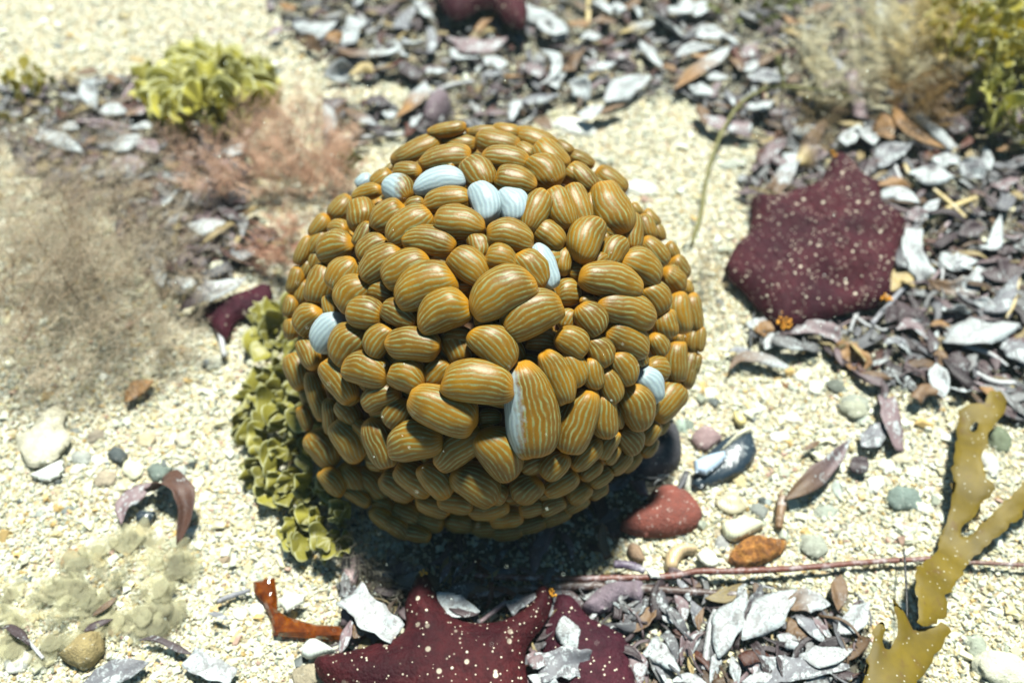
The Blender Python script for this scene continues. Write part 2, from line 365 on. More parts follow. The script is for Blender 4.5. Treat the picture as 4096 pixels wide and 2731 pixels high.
# cx, cy, half length, half width, angle (clockwise), flag/push : w white, l left half white, r lower right orange, number = pushed in
VA = [(1200,120,140,55,-5),(1460,140,130,50,5),(985,270,190,85,-30),(1280,222,130,78,20),(1550,215,160,92,20),(1185,325,185,95,-8),(1010,325,60,45,-30,.6),
(1418,435,135,108,60),(1143,487,185,92,-10,'w'),(865,540,112,98,45,'r'),(920,410,100,66,15),(745,465,85,68,-30),(620,480,65,52,-30,'w'),(1462,627,152,100,72,'w'),
(1200,612,172,88,-5),(1288,775,185,112,12),(975,635,65,48,-10,.5),(785,725,135,98,-35),(935,795,180,118,-35),(1075,900,192,100,12),(600,710,112,100,70),
(640,560,110,58,0),(460,665,105,78,-50),(440,805,75,54,20),(310,795,95,64,-40),(295,910,110,72,-50),(425,935,135,104,-5),(618,855,100,66,-60,.2),
(675,945,120,88,-35),(740,1050,170,104,-30),(908,1090,180,118,-25),(1150,1045,75,60,30,1.1),(1352,1072,160,108,40),(1415,935,100,75,75,.4),(1300,920,60,50,0,1.3),
(1045,1215,225,145,-20,-.1),(1170,1390,195,138,-25,-.1),(480,1130,130,112,-50),(545,1265,140,118,-40),(312,1195,145,98,-70),(265,1035,90,62,-65),(210,1090,80,48,-60),
(195,960,110,50,-70),(140,1170,100,58,-65),(180,1250,95,63,-60),(105,1350,80,54,-70),(235,1435,110,96,-30),(392,1350,85,66,70),(745,1250,95,78,15,.5),
(630,1400,130,108,10),(870,1400,140,92,25,.1),(375,1530,150,108,-40,'w'),(1310,1210,65,52,0,1.3),(115,1505,75,62,-70),(800,385,48,28,-60)]
VB = [(125,135,100,64,20),(330,195,160,88,30),(265,275,75,62,50),(435,310,135,108,50),(530,245,70,48,60),(125,330,170,94,10),(400,415,140,118,50),(195,480,150,102,12),
(650,335,100,64,20),(665,450,125,74,55),(600,430,75,58,40),(860,480,130,84,35),(175,652,130,104,70,'w'),(335,690,160,94,-65),(505,672,160,104,72),(630,655,175,90,78),
(735,640,85,44,80,.5),(865,675,195,138,70),(1030,675,50,42,60),(1005,830,135,84,-75),(1110,800,95,64,75),(1140,740,75,52,50),(1195,830,70,44,75),
(435,860,120,88,35,.5),(692,882,170,114,-62),(530,1035,100,60,-75,1.4),(830,875,42,28,60,.6),(880,965,120,84,-50,.2),(775,1035,70,48,-40,.6),(1165,970,120,80,35),
(1290,965,70,48,60),(160,865,170,104,12),(95,1020,110,92,15,-.1),(312,1095,150,108,50),(400,1070,165,75,68,'w'),(640,1110,80,58,0,1.6),(560,1260,92,88,0,1.3),
(860,1175,228,116,8,-.1),(1070,1075,155,108,20,.1),(1340,1080,85,68,30),(1295,1162,88,82,20),(1392,1220,55,44,70),(1168,1285,115,98,40,.1),(965,1382,215,116,12,-.1),
(1340,1400,150,90,75),(1440,1400,145,66,75),(1245,1475,100,88,70),(720,1438,125,104,50,.2),(305,1410,230,144,-25,-.15),(565,1450,85,72,-60,1.2),(700,1310,60,30,0,1.4),(100,1265,250,154,-28,-.3)]
VC = [(968,135,195,110,3),(1280,150,135,108,60,.9),(635,315,170,112,10),(925,350,130,118,20),(1130,325,105,88,-45,.9),(1411,404,255,146,5,-.4),(1170,590,255,144,22,-.3),
(450,385,175,104,50),(160,320,130,98,60),(735,495,140,94,-25,.2),(235,200,115,74,55),(290,500,180,66,80),(215,505,60,44,80,.3),(208,650,90,50,80),(385,640,125,60,-75,.2),
(510,610,110,78,40,.7),(335,860,150,108,50),(515,800,165,114,60),(615,780,80,30,85,.6),(728,822,185,104,75),(850,615,110,94,-50,.3),(980,812,200,134,-15,-.2),
(1280,860,205,110,-42,.1),(545,1080,125,88,80,.1),(680,1115,155,94,60),(405,1090,115,78,50,.2),(860,1115,140,104,35,.2),(975,1070,160,104,45,.3),(1125,1075,145,104,55),
(1400,1110,190,128,42),(570,1190,110,55,20,.4),(1105,1255,125,80,25),(1260,1235,130,80,10),(915,1320,120,92,35),(855,1410,105,68,55),(745,1340,90,68,60),(1060,1360,120,82,0),
(1285,1375,105,78,10),(1450,1290,110,74,0),(1460,1410,90,72,0),(980,1450,110,62,5),(750,1250,80,54,0),(725,105,125,90,-50),(510,140,155,128,-45),(1340,290,70,60,10,1.6)]
VD = [(45,150,195,128,42,-.1),(77,900,205,138,60,-.1),(295,590,345,172,80,'l'),(485,360,200,94,65,.1),(598,305,130,88,65),(735,340,115,76,75),(780,180,115,88,55),(855,425,125,80,65),
(945,295,130,94,55),(1192,135,85,72,50),(1180,305,85,78,10),(1318,255,145,84,80),(1128,420,130,90,50,'w'),(1255,530,145,108,-35),(1405,310,140,64,-75),(1345,130,75,48,60,.4),
(1430,110,90,54,-75),(1485,100,90,40,-80),(1460,270,70,32,-80),(495,685,130,64,-70,.3),(630,670,245,124,-72,-.1),(818,630,165,90,80),(910,640,85,44,75,.4),(1037,570,165,118,60),
(985,790,110,88,45),(1135,750,90,68,-50),(1220,710,60,42,-60),(835,830,115,70,-60),(690,900,140,78,-50),(865,900,75,54,-55),(920,950,100,74,-40),(1000,950,90,58,-55),(1125,850,75,58,-35),
(465,975,115,94,-55),(310,960,90,78,-30,.7),(720,1010,95,60,-40),(510,1100,135,84,-35),(790,1060,90,64,-40),(765,1150,80,62,-40),(270,1140,110,105,-50),(640,1170,90,72,-45),
(40,1160,100,84,30),(310,1270,90,68,-10),(450,1250,100,74,-20),(130,1340,120,78,-10),(40,1280,110,74,-20),(620,1240,95,62,-35),(300,1390,120,64,-15),(480,1330,110,64,-20),
(140,1440,110,64,-5),(370,110,110,74,0,1.5),(1060,240,50,66,70,.9),(20,640,80,54,0,1.7),(590,120,125,98,30),(970,100,175,110,25)]
AR = .116; AZ = .078
dc = ray(1973, 1332); AC = CAM+dc*((AZ-CAMZ)/dc[2])        # centre of the anemone
AR = 836/FPX*np.dot(AC-CAM, FW)*.955
an = bpy.data.objects.new('sea_anemone', None); COL.objects.link(an); an.location = (AC[0], AC[1], float(H(AC[0], AC[1])))
tag(an, 'round sea anemone covered in orange and green striped bubble shaped vesicles', 'sea anemone')
NU, NV = 26, 20
def vesicle(cen, ta, tb, tn, L, W, T, bend, nstripe, seed, bl):
    r = random.Random(seed); V = []; uv = []; tp = []; bb = []
    e1 = r.uniform(.80, .92); fat = r.uniform(-.12, .12); lump = r.uniform(.015, .05)
    for j in range(NV+1):
        th = math.pi*j/NV; ct = math.cos(th); st = math.sin(th)
        x = math.copysign(abs(ct)**e1, ct); rr = max(st, 1e-4)**.74*(1+fat*x)
        for i in range(NU):
            a = 2*math.pi*i/NU; y = rr*math.cos(a); z = rr*math.sin(a)
            n_ = mnoise.noise(Vector((x*1.6+seed*3.7, y*1.6, z*1.6)))*lump*2
            k = 1+n_
            P = (x*L*k, y*W*k+bend*W*(x*x-.4), z*T*k)
            V.append(cen+ta*P[0]+tb*P[1]+tn*P[2]); tp.append(max(abs(x)**3, min(1, max(0, .62-z))))
            if bl == 'w': b = .95
            elif bl == 'l': b = .22+.62*(y*math.copysign(1, -tb[0]))+.12*x*math.copysign(1, ta[2]) 
            elif bl == 'r': b = .62-.5*(x*ta[0]+y*tb[0]-.4*(x*ta[2]+y*tb[2]))
            else: b = 0
            bb.append(b)
    F = []; uvs = []
    for j in range(NV):
        for i in range(NU):
            i2 = (i+1) % NU; F.append((j*NU+i, j*NU+i2, (j+1)*NU+i2, (j+1)*NU+i))
            u0 = nstripe*i/NU; u1 = nstripe*(i+1)/NU
            uvs += [(u0, j/NV), (u1, j/NV), (u1, (j+1)/NV), (u0, (j+1)/NV)]
    return np.array(V), F, uvs, tp, bb
items = []
for cr, lst in ((A_, VA), (B_, VB), (C_, VC), (D_, VD)):
    for it in lst:
        x, y = cr([it[:2]])[0]; a, b, ang = it[2]*.574, it[3]*.574, it[4]; fl = it[5] if len(it) > 5 else 0
        items.append([x, y, a, b, ang, fl])
def hit(d, rad):
    oc = CAM-AC; b = np.dot(oc, d); c = np.dot(oc, oc)-rad*rad; q = b*b-c
    if q > 0:
        t = -b-math.sqrt(q); P = CAM+d*t; return P, (P-AC)/rad
    P = CAM+d*(-b); n = P-AC; n /= np.linalg.norm(n); return P, n
built = []
for k, (x, y, a, b, ang, fl) in enumerate(items):
    push = fl if not isinstance(fl, str) else 0
    d = ray(x, y); pm = pxm(CAM+d*.43); W = b*pm*.98; 
    P, n = hit(d, AR-.0072-push*1.25*W+(W-.009)*.25+random.uniform(-.0012, .0012)); 
    v = (CAM-P); v /= np.linalg.norm(v); ne = n+v*.55; ne /= np.linalg.norm(ne)
    pm = pxm(P); W = b*pm; L = a*pm
    th = R(ang); di = RT*math.cos(th)-UP*math.sin(th)
    ta = di-ne*np.dot(di, ne); fs = np.linalg.norm(ta); ta /= fs; tb = np.cross(ne, ta)
    bend = random.uniform(.05, .32)*(1 if tb[2] < 0 else -1)
    L = L/max(fs, .75)
    ns = int(round(9+.105*b/.574))
    built.append((P, ta, tb, ne, L*1.0, W*1.12, W*.96, bend, ns, k, fl if isinstance(fl, str) else '', a*b, x, y))
order = sorted(range(len(built)), key=lambda k: -built[k][11])
vis = set(order[:92]) | {k for k in range(len(built)) if built[k][10]}
massV, massF, massU, massT, massB = [], [], [], [], []; off = 0
for k, bt in enumerate(built):
    V, F, U, T_, B__ = vesicle(*bt[:11])
    if k in vis:
        nm = 'bleached_vesicle' if bt[10] else 'vesicle'
        o = mesh_obj(nm, V, F, VES, parent=an, loc=tuple(bt[0]), attrs={'tipf': T_, 'bleach': B__}, uv=U)
        if bt[10] == 'w': o['label'] = 'pale blue grey bleached vesicle'
        elif bt[10]: o['label'] = 'half bleached vesicle, part pale blue and part striped orange'
    else:
        massV.append(V); massF += [tuple(i+off for i in f) for f in F]; massU += U; massT += T_; massB += B__; off += len(V)
# the far and under side, packed over the rest of the ball
pts = np.array([bt[0] for bt in built]); cnt = 0; NF = 420
for i in range(NF):
    z = 1-2*(i+.5)/NF; r_ = math.sqrt(1-z*z); a = i*2.39996; n = np.array([r_*math.cos(a), r_*math.sin(a), z])
    W = .0072*(1+.35*math.sin(i*12.9)); P = AC+n*(AR-W*1.15)
    vw = (CAM-P)/np.linalg.norm(CAM-P)
    if P[2] < .006: continue
    dd = np.min(np.linalg.norm(pts-P, axis=1)); facing = np.dot(n, vw)
    if facing > -.2: W *= .95; P = AC+n*(AR-W*2.7)          # only fills gaps behind the traced ones
    elif dd < .010: continue
    q_ = to_px(P); 
    if facing > .12 and (((q_[0]-2265)/75)**2+((q_[1]-1110)/110)**2 < 1): P = AC+n*(AR-W*4.5)   # the dark groove
    ta = np.cross(n, [0.2, .3, 1]); ta /= np.linalg.norm(ta); rot = Matrix.Rotation(math.sin(i*7.7)*.9, 3, Vector(n)); ta = np.array(rot@Vector(ta)); tb = np.cross(n, ta)
    V, F, U, T_, B__ = vesicle(P, ta, tb, n, W*1.45, W, W*.9, .15, 11, 1000+i, '')
    massV.append(V); massF += [tuple(i_+off for i_ in f) for f in F]; massU += U; massT += T_; massB += B__; off += len(V)
o = mesh_obj('vesicle', np.concatenate(massV), massF, VES, parent=an, loc=tuple(AC), attrs={'tipf': massT, 'bleach': massB}, uv=massU)
o.name = 'vesicle_cluster'; o['kind'] = 'stuff'; o['label'] = 'small striped vesicles packed between and under the large ones'
# body inside
bm = bmesh.new(); bmesh.ops.create_icosphere(bm, subdivisions=4, radius=1)
for v_ in bm.verts:
    k = AR-.020; n_ = mnoise.noise(v_.co*4)*.004; v_.co = v_.co*(k+n_)
    if v_.co.z < -.5*AR: v_.co.z = max(v_.co.z, -AZ+.004)
me = bpy.data.meshes.new('column'); bm.to_mesh(me); bm.free(); me.materials.append(COLM)
me.polygons.foreach_set('use_smooth', [True]*len(me.polygons))
o = bpy.data.objects.new('column', me); COL.objects.link(o); o.parent = an; o.location = Vector(AC)-an.location

# ------------------------------------------------------------------ shape builders
def seg_dist(P, poly):
    d = np.full(len(P), 1e9)
    for i in range(len(poly)):
        a = poly[i]; b = poly[(i+1) % len(poly)]; ab = b-a; L2 = max((ab*ab).sum(), 1e-12)
        t = np.clip(((P-a)@ab)/L2, 0, 1); d = np.minimum(d, np.linalg.norm(P-(a+t[:, None]*ab), axis=1))
    return d
def smooth_poly(p, it=1):
    p = [tuple(q) for q in p]
    for _ in range(it):
        o = []
        for i in range(len(p)):
            a, b = p[i], p[(i+1) % len(p)]
            o += [(a[0]*.75+b[0]*.25, a[1]*.75+b[1]*.25), (a[0]*.25+b[0]*.75, a[1]*.25+b[1]*.75)]
        p = o
    return p
def inflate(name, poly, dome, mat, tint=(.5,.5,.5), h=0.0, step=None, power=.5, thick=.3, noise_amp=0.0, noise_sc=60, holes=(), smooth=1, seed=0, width=None, zfun=None, parent=None, flat_plane=True, fold=None, ragged=0.0):
    """A traced outline laid on the seabed at height h and raised into a solid body with its own thickness."""
    poly = smooth_poly(poly, smooth) if smooth else list(poly)
    cx = sum(p[0] for p in poly)/len(poly); cy = sum(p[1] for p in poly)/len(poly)
    c0 = G(cx, cy, h); zc = c0[2]
    def plane(x, y):
        d = ray(x, y); t = (zc-CAMZ)/d[2]; return (CAM+d*t)[:2]
    W2 = np.array([plane(*p) for p in poly]); hl = [np.array([plane(*p) for p in smooth_poly(q, smooth) if True]) for q in holes]
    lo, hi = W2.min(0), W2.max(0); ext = (hi-lo).max(); step = step or ext/26
    def resample(Q):
        out = []
        for i in range(len(Q)):
            a, b = Q[i], Q[(i+1) % len(Q)]; k = max(1, int(np.linalg.norm(b-a)/step))
            out += [a+(b-a)*j/k for j in range(k)]
        if ragged: out = [q+np.array([mnoise.noise(Vector((q[0]*260, q[1]*260, 1))), mnoise.noise(Vector((q[0]*260, q[1]*260, 7)))])*ragged for q in out]
        return np.array(out)
    Bs = [resample(W2)]+[resample(q) for q in hl]
    gx = np.arange(lo[0], hi[0], step); gy = np.arange(lo[1], hi[1], step*.87)
    gp = np.array([(x+(j % 2)*step/2, y) for j, y in enumerate(gy) for x in gx])
    ins = inpoly(gp[:, 0], gp[:, 1], W2)
    for q in hl: ins &= ~inpoly(gp[:, 0], gp[:, 1], q)
    allb = np.concatenate(Bs); 
    gp = gp[ins]
    if len(gp):
        dd = np.min([seg_dist(gp, q) for q in Bs], axis=0); gp = gp[dd > step*.45]
    V2 = [Vector(v) for v in allb]+[Vector(v) for v in gp]; E = []; o_ = 0
    for q in Bs:
        E += [(o_+i, o_+(i+1) % len(q)) for i in range(len(q))]; o_ += len(q)
    rv, _, rf, *_ = delaunay_2d_cdt(V2, E, [], 0, 1e-7)
    P = np.array([tuple(v) for v in rv]); T = []
    cent = np.array([P[list(f)].mean(0) for f in rf]); k = inpoly(cent[:, 0], cent[:, 1], Bs[0])
    for q in Bs[1:]: k &= ~inpoly(cent[:, 0], cent[:, 1], q)
    T = [tuple(f) for f, kk in zip(rf, k) if kk]
    D = np.min([seg_dist(P, q) for q in Bs], axis=0); wd = width or D.max()
    f = np.clip(D/wd, 0, 1); prof = (1-(1-f)**2)**power
    nz = np.array([mnoise.noise(Vector((p[0]*noise_sc, p[1]*noise_sc, seed*3.1))) for p in P])*noise_amp*np.clip(f*3, 0, 1)
    base = zc if flat_plane else H(P[:, 0], P[:, 1])+h
    if zfun is not None: base = base+zfun(P[:, 0], P[:, 1])
    relief = 0 if fold is None else fold(P[:, 0], P[:, 1])*np.clip(f*1.6, 0, 1)
    top = base+dome*prof+nz+relief; bot = base-dome*thick*prof-.0002
    nP = len(P); bd = D < 1e-7
    V = np.concatenate([np.column_stack([P, top]), np.column_stack([P, bot])]); idb = np.where(bd, np.arange(nP), np.arange(nP)+nP)
    F = []
    for t in T:
        a, b, c = t; n_ = np.cross(np.append(P[b]-P[a], 0), np.append(P[c]-P[a], 0))[2]
        if n_ < 0: b, c = c, b
        F.append((a, b, c)); F.append((idb[a], idb[c], idb[b]))
    used = sorted({i for f_ in F for i in f_}); mp = {u: i for i, u in enumerate(used)}
    o = mesh_obj(name, V[used], [tuple(mp[i] for i in f_) for f_ in F], mat, parent=parent, loc=(c0[0], c0[1], zc), cols=np.tile(tint, (len(used), 1)))
    sharpen(o, .85 if dome > .0015 else .6); o_c[o.name] = (cx, cy); return o
o_c = {}
def sharpen(o, ang):
    bm = bmesh.new(); bm.from_mesh(o.data)
    for e in bm.edges:
        if len(e.link_faces) == 2 and e.calc_face_angle(0) > ang: e.smooth = False
    bm.to_mesh(o.data); bm.free()
def spline(pts, n):
    P = np.array(pts, float); m_ = len(P)
    if m_ == 2: t = np.linspace(0, 1, n)[:, None]; return P[0]*(1-t)+P[1]*t
    P = np.concatenate([[2*P[0]-P[1]], P, [2*P[-1]-P[-2]]]); out = []
    for u in np.linspace(0, m_-1-1e-9, n):
        i = int(u); t = u-i; a, b, c, d = P[i:i+4]
        out.append(.5*((2*b)+(-a+c)*t+(2*a-5*b+4*c-d)*t*t+(-a+3*b-3*c+d)*t**3))
    return np.array(out)
def ribbon(path, width, roll, cup, shape, thick=.0005, nw=6, rnd=random):
    """Leaf blade along a 3-D path: returns vertices, faces, crust-free."""
    n = len(path); V = []; ph = rnd.random()*6
    for i in range(n):
        t = i/(n-1); T_ = path[min(i+1, n-1)]-path[max(i-1, 0)]; T_ /= np.linalg.norm(T_)+1e-12
        s = np.cross(T_, [0, 0, 1.]); s /= np.linalg.norm(s)+1e-9; up = np.cross(s, T_)
        a = roll[0]*(1-t)+roll[1]*t; S = s*math.cos(a)+up*math.sin(a); N = np.cross(S, T_)
        if shape == 'both': w = math.sin(math.pi*min(max(t, .012), .988))**.85
        elif shape == 'cut': w = min(1, (1-t*.98)**.55*1.1)*(.85+.15*math.sin(3*t)) if t > .25 else .95
        elif shape == 'cut2': w = 1-.12*abs(t-.5)
        else: w = math.sin(math.pi*min(max(t, .03), .97)*.92+.12)**.75
        w *= 1+.28*mnoise.noise(Vector((t*5+ph*3, ph, 2)))
        for j in range(nw+1):
            u = 2*j/nw-1
            V.append(path[i]+S*(u+.10*mnoise.noise(Vector((t*9, u*1.1, ph*5))))*w*width/2+N*(cup*width*(u*u-.4)*w+.05*width*math.sin(7*t+3*u+ph)*w+.10*width*mnoise.noise(Vector((t*4.5+ph*9, u*1.5, ph)))*w))
    F = [(i*(nw+1)+j, i*(nw+1)+j+1, (i+1)*(nw+1)+j+1, (i+1)*(nw+1)+j) for i in range(n-1) for j in range(nw)]
    V = np.array(V)
    # thickness: second sheet joined at the rim
    Vg = V.reshape(n, nw+1, 3); du = np.gradient(Vg, axis=0); dv = np.gradient(Vg, axis=1); N = np.cross(du, dv); N /= np.linalg.norm(N, axis=2, keepdims=True)+1e-12
    V2 = (Vg-N*thick).reshape(-1, 3); k = len(V)
    F2 = F+[tuple(q+k for q in f[::-1]) for f in F]
    rim = [j for j in range(nw+1)]+[i*(nw+1)+nw for i in range(1, n)]+[(n-1)*(nw+1)+j for j in range(nw-1, -1, -1)]+[i*(nw+1) for i in range(n-2, 0, -1)]
    for a, b in zip(rim, rim[1:]+rim[:1]): F2.append((a, a+k, b+k, b))
    return np.concatenate([V, V2]), F2
TONE = {'w': ((.36,.36,.36), .54, 'pale grey white'), 'p': ((.25,.17,.18), .36, 'dull pinkish grey'), 'g': ((.20,.20,.22), .40, 'speckled grey'), 'b': ((.20,.115,.055), .16, 'brown'),
        'd': ((.065,.04,.045), .22, 'dark purple brown'), 'o': ((.33,.17,.05), .10, 'orange brown'), 'y': ((.50,.38,.16), .15, 'ochre yellow'), 'k': ((.02,.022,.025), .02, 'black'), 'r': ((.16,.045,.02), .05, 'red brown')}
SHN = {'both': 'pointed', 'cut': 'torn', 'cut2': 'broken off', 'std': 'curled'}
def path3(pts, hs):
    P = []
    for q, h_ in zip(pts, hs): P.append(G(q[0], q[1], h_))
    return P
def leaf(pts, wpx, tone, shape='both', arch=None, h=.006, roll=None, tone2=None, big=False, word=None):
    L = sum(math.dist(pts[i][:2], pts[i+1][:2]) for i in range(len(pts)-1))
    k = len(pts); arch = random.uniform(.03, .18) if arch is None else arch; mpx = .00013*1.0
    hs = [h+arch*L*mpx*math.sin(math.pi*(.12+.76*i/(k-1))) for i in range(k)]
    path = spline(path3(pts, hs), 18); path[:, 2] += 0
    w = wpx*pxm(path[len(path)//2])
    r0 = random.uniform(-.3, .3)*(1 if random.random() < .75 else 2.8) if roll is None else roll; r = (r0, r0+random.uniform(-.7, .7))
    V, F = ribbon(path, w*1.22/max(.75, math.cos(r0)), r, random.choice((-1, 1))*random.uniform(.03, .16), shape)
    t1, cr, nm = TONE[tone]; t2, cr2, nm2 = TONE[tone2 or tone]; n = 18; nw = 7
    tt = np.tile(np.repeat(np.linspace(0, 1, n), nw), 2)[:, None]; tt = np.clip((tt-.25)*2, 0, 1)
    jit = random.uniform(.85, 1.15)
    cols = (np.array(t1)*(1-tt)+np.array(t2)*tt)*jit; cr_ = (cr*(1-tt)+cr2*tt).ravel()
    o = mesh_obj('dead_leaf', V, F, LEAF, loc=tuple(path.mean(0)), cols=cols, attrs={'crust': cr_})
    mid = pts[len(pts)//2]
    wd = (nm if not tone2 else nm+' and '+nm2)
    describe(o, '%s %s %s leaf' % (('large ' if L > 260 else 'small ' if L < 90 else '')+wd, SHN.get(shape, 'curled'), word or 'dead'), mid[0], mid[1], 'leaf', 'dead leaves lying on the seabed')
    return o
def tube(name, pts, rads, mat, tint, hs, seg=8, n=40, bumpy=.15, parent=None, px=True):
    path = spline(path3(pts, hs) if px else pts, n); rr = np.interp(np.linspace(0, 1, n), np.linspace(0, 1, len(rads)), rads)
    V = []; sd = random.random()*50
    for i in range(n):
        T_ = path[min(i+1, n-1)]-path[max(i-1, 0)]; T_ /= np.linalg.norm(T_)+1e-12
        s = np.cross(T_, [.1, .2, 1.]); s /= np.linalg.norm(s); u = np.cross(s, T_)
        for j in range(seg):
            a = 2*math.pi*j/seg; r_ = rr[i]*(1+bumpy*mnoise.noise(Vector((i*.7+sd, math.cos(a)*1.3, math.sin(a)*1.3)))*2)
            V.append(path[i]+(s*math.cos(a)+u*math.sin(a))*r_)
    F = [(i*seg+j, i*seg+(j+1) % seg, (i+1)*seg+(j+1) % seg, (i+1)*seg+j) for i in range(n-1) for j in range(seg)]
    F += [tuple(range(seg))[::-1], tuple((n-1)*seg+j for j in range(seg))]
    tint = np.array(tint); cols = np.tile(tint, (len(V), 1)) if tint.ndim == 1 else tint
    return mesh_obj(name, V, F, mat, parent=parent, loc=tuple(path.mean(0)), cols=cols)
def twig(pts, wpx, tone, label_kind='twig', h=.004, cat='twig', mat=None, lift=None):
    k = len(pts); hs = [h+(lift[i] if lift else random.uniform(0, .004)) for i in range(k)]
    r = wpx*.5*pxm(G(*pts[k//2]))
    o = tube('twig', pts, [r*.8, r, r*random.uniform(.6, 1)], mat or TWIG, TONE[tone][0], hs, n=max(14, 10*k))
    mid = pts[k//2]; describe(o, TONE[tone][2]+' '+label_kind, mid[0], mid[1], cat, 'twigs and stems on the seabed'); return o
def pebble(x, y, rx, ry, ang, tint, mat, name, words, cat='pebble', group='pebbles and small shells on the sand', h=.0, flat=.6, ang_amt=.38, sub=3):
    g_ = sum(tint)/3; tint = tuple(.62*v+.38*(.55*g_+.45*w_) for v, w_ in zip(tint, (.55, .52, .38)))
    c = G(x, y, h-.0028); pm = pxm(c); a, b = rx*pm, ry*pm/.86; t = R(-ang); zz = min(a, b)*flat
    bm = bmesh.new(); bmesh.ops.create_icosphere(bm, subdivisions=sub, radius=1); sd = random.random()*99
    V = []
    for v in bm.verts:
        p = v.co; q = p*(1+ang_amt*mnoise.noise(p*1.3+Vector((sd, 0, 0)))+ang_amt*.35*mnoise.noise(p*3.5+Vector((sd, 9, 0))))
        X, Y, Z = q.x*a, q.y*b, q.z*zz; V.append((c[0]+X*math.cos(t)-Y*math.sin(t), c[1]+X*math.sin(t)+Y*math.cos(t), c[2]+Z+zz*.45))
    F = [[v.index for v in f.verts] for f in bm.faces]; bm.free()
    o = mesh_obj(name, V, F, mat, loc=(c[0], c[1], c[2]), cols=np.tile(tint, (len(V), 1)))
    describe(o, words, x, y, cat, group); return o
def plate(poly, dome, tint, mat, name, words, cat, group=None, h=.002, smooth=0, power=.5, noise_amp=.0008, thick=.3, label=None, **kw):
    o = inflate(name, poly, dome, mat, tint, h=h, smooth=smooth, power=power, noise_amp=noise_amp, thick=thick, seed=len(o_c), **kw)
    cx, cy = o_c[o.name]
    if label: tag(o, label, cat, group)
    else: describe(o, words, cx, cy, cat, group)
    return o

# crops used for the notes
T_ = Crop(1100, 0, .5102); U_ = Crop(2200, 0, .5102); V_ = Crop(3000, 0, .5102); X_ = Crop(3400, 700, .5738); Y_ = Crop(2600, 1200, .5102)
Z_ = Crop(2500, 2150, .4252); S_ = Crop(1200, 2100, .5952); Q_ = Crop(0, 0, .5102); P_ = Crop(0, 700, .5102); R_ = Crop(0, 1400, .5527)
W_ = Crop(0, 2000, .5952); K_ = Crop(2400, 1600, .5102); L_ = Crop(3200, 1500, .7853); N_ = Crop(2800, 550, .5102)

# ------------------------------------------------------------------ starfish
def feet(px, py, star, n, spread, h):
    """orange tube feet curling out of an arm tip, one part"""
    Vs, Fs = [], []; off = 0
    c = G(px, py, h)
    for i in range(n):
        a = random.random()*6.28; r_ = spread*random.random()**.5; o = np.array([math.cos(a)*r_, math.sin(a)*r_, random.uniform(-.001, .003)])
        bm = bmesh.new(); bmesh.ops.create_icosphere(bm, subdivisions=1, radius=random.uniform(.0006, .0010))
        Vs += [tuple(np.array(v.co)*(1, 1, 1.6)+c+o) for v in bm.verts]; Fs += [[v.index+off for v in f.verts] for f in bm.faces]; off = len(Vs); bm.free()
    return mesh_obj('tube_feet', Vs, Fs, FEET, parent=star, loc=tuple(c))
def starfish(poly, dome, mat, label, h, fold=None, width=None, smooth=2, tips=(), zfun=None, power=.55, specks=0, seed=1):
    body = inflate('body', poly, dome, mat, h=h, smooth=smooth, step=.0028, power=power, thick=.15, noise_amp=.0013, noise_sc=70, width=width, zfun=zfun, seed=seed, fold=fold)
    e = bpy.data.objects.new('starfish', None); COL.objects.link(e); e.location = body.location.copy(); body.parent = e; body.location = (0, 0, 0)
    tag(e, label, 'starfish', 'starfish on the seabed')
    for (x, y, n, sp, hh) in tips: feet(x, y, e, n, sp, hh)
    if specks:                                             # pale grains stuck to the skin
        me = body.data; rr = random.Random(seed); Vs, Fs = [], []; off = 0; vs = [v for v in me.vertices if v.normal.z > .35]
        me.update()
        for v in rr.sample(vs, min(specks, len(vs))):
            s = rr.uniform(.00025, .00075)*(1 if rr.random() < .9 else 1.7); bm = bmesh.new(); bmesh.ops.create_icosphere(bm, subdivisions=1, radius=s)
            c = v.co+e.location+v.normal*s*.2+Vector((rr.uniform(-1, 1), rr.uniform(-1, 1), 0))*.001
            Vs += [tuple(q.co*rr.uniform(.8, 1.1)+c) for q in bm.verts]; Fs += [[q.index+off for q in f.verts] for f in bm.faces]; off = len(Vs); bm.free()
        o = mesh_obj('pale_grains', Vs, Fs, SHELL, parent=e, loc=tuple(e.location), cols=np.tile((.68, .60, .46), (len(Vs), 1))); o['kind'] = 'stuff'
    return e
sc_ = G(*N_([(960,860)])[0])
def FOLD(x, y):
    u = x-sc_[0]; v = y-sc_[1]; a = np.arctan2(v, u); r = np.hypot(u, v)
    q = G(*N_([(1080,1230)])[0]); d2 = np.hypot((x-q[0])/1.6, y-q[1])
    return .0032*np.cos(5*a-1.2)*np.clip(r/.03, 0, 1)-.010*np.exp(-(d2/.011)**2)+.0008*np.sin((u*.9+v*.3)*1100)
starfish(N_([(1050,135),(1110,160),(1220,230),(1250,290),(1330,350),(1400,370),(1420,470),(1440,560),(1540,620),(1620,700),(1600,790),(1560,860),(1540,960),(1500,1080),(1495,1200),(1500,1260),(1450,1300),(1380,1340),(1250,1350),(1100,1390),(960,1440),(800,1490),(700,1515),(590,1510),(540,1440),(440,1330),(340,1210),(230,1120),(185,1040),(230,940),(290,830),(380,760),(400,650),(405,480),(460,475),(560,480),(700,440),(830,410),(940,350),(1000,220)]),
         .015, STAR1, 'large plum brown starfish with white speckles and blunt arms on the leaf litter', .011, fold=FOLD, width=.022, smooth=0, tips=[(*N_([(655,1450)])[0], 34, .007, .016), (*N_([(1450,1260)])[0], 18, .005, .018), (*N_([(1050,140)])[0], 8, .003, .016)], specks=420, seed=3)
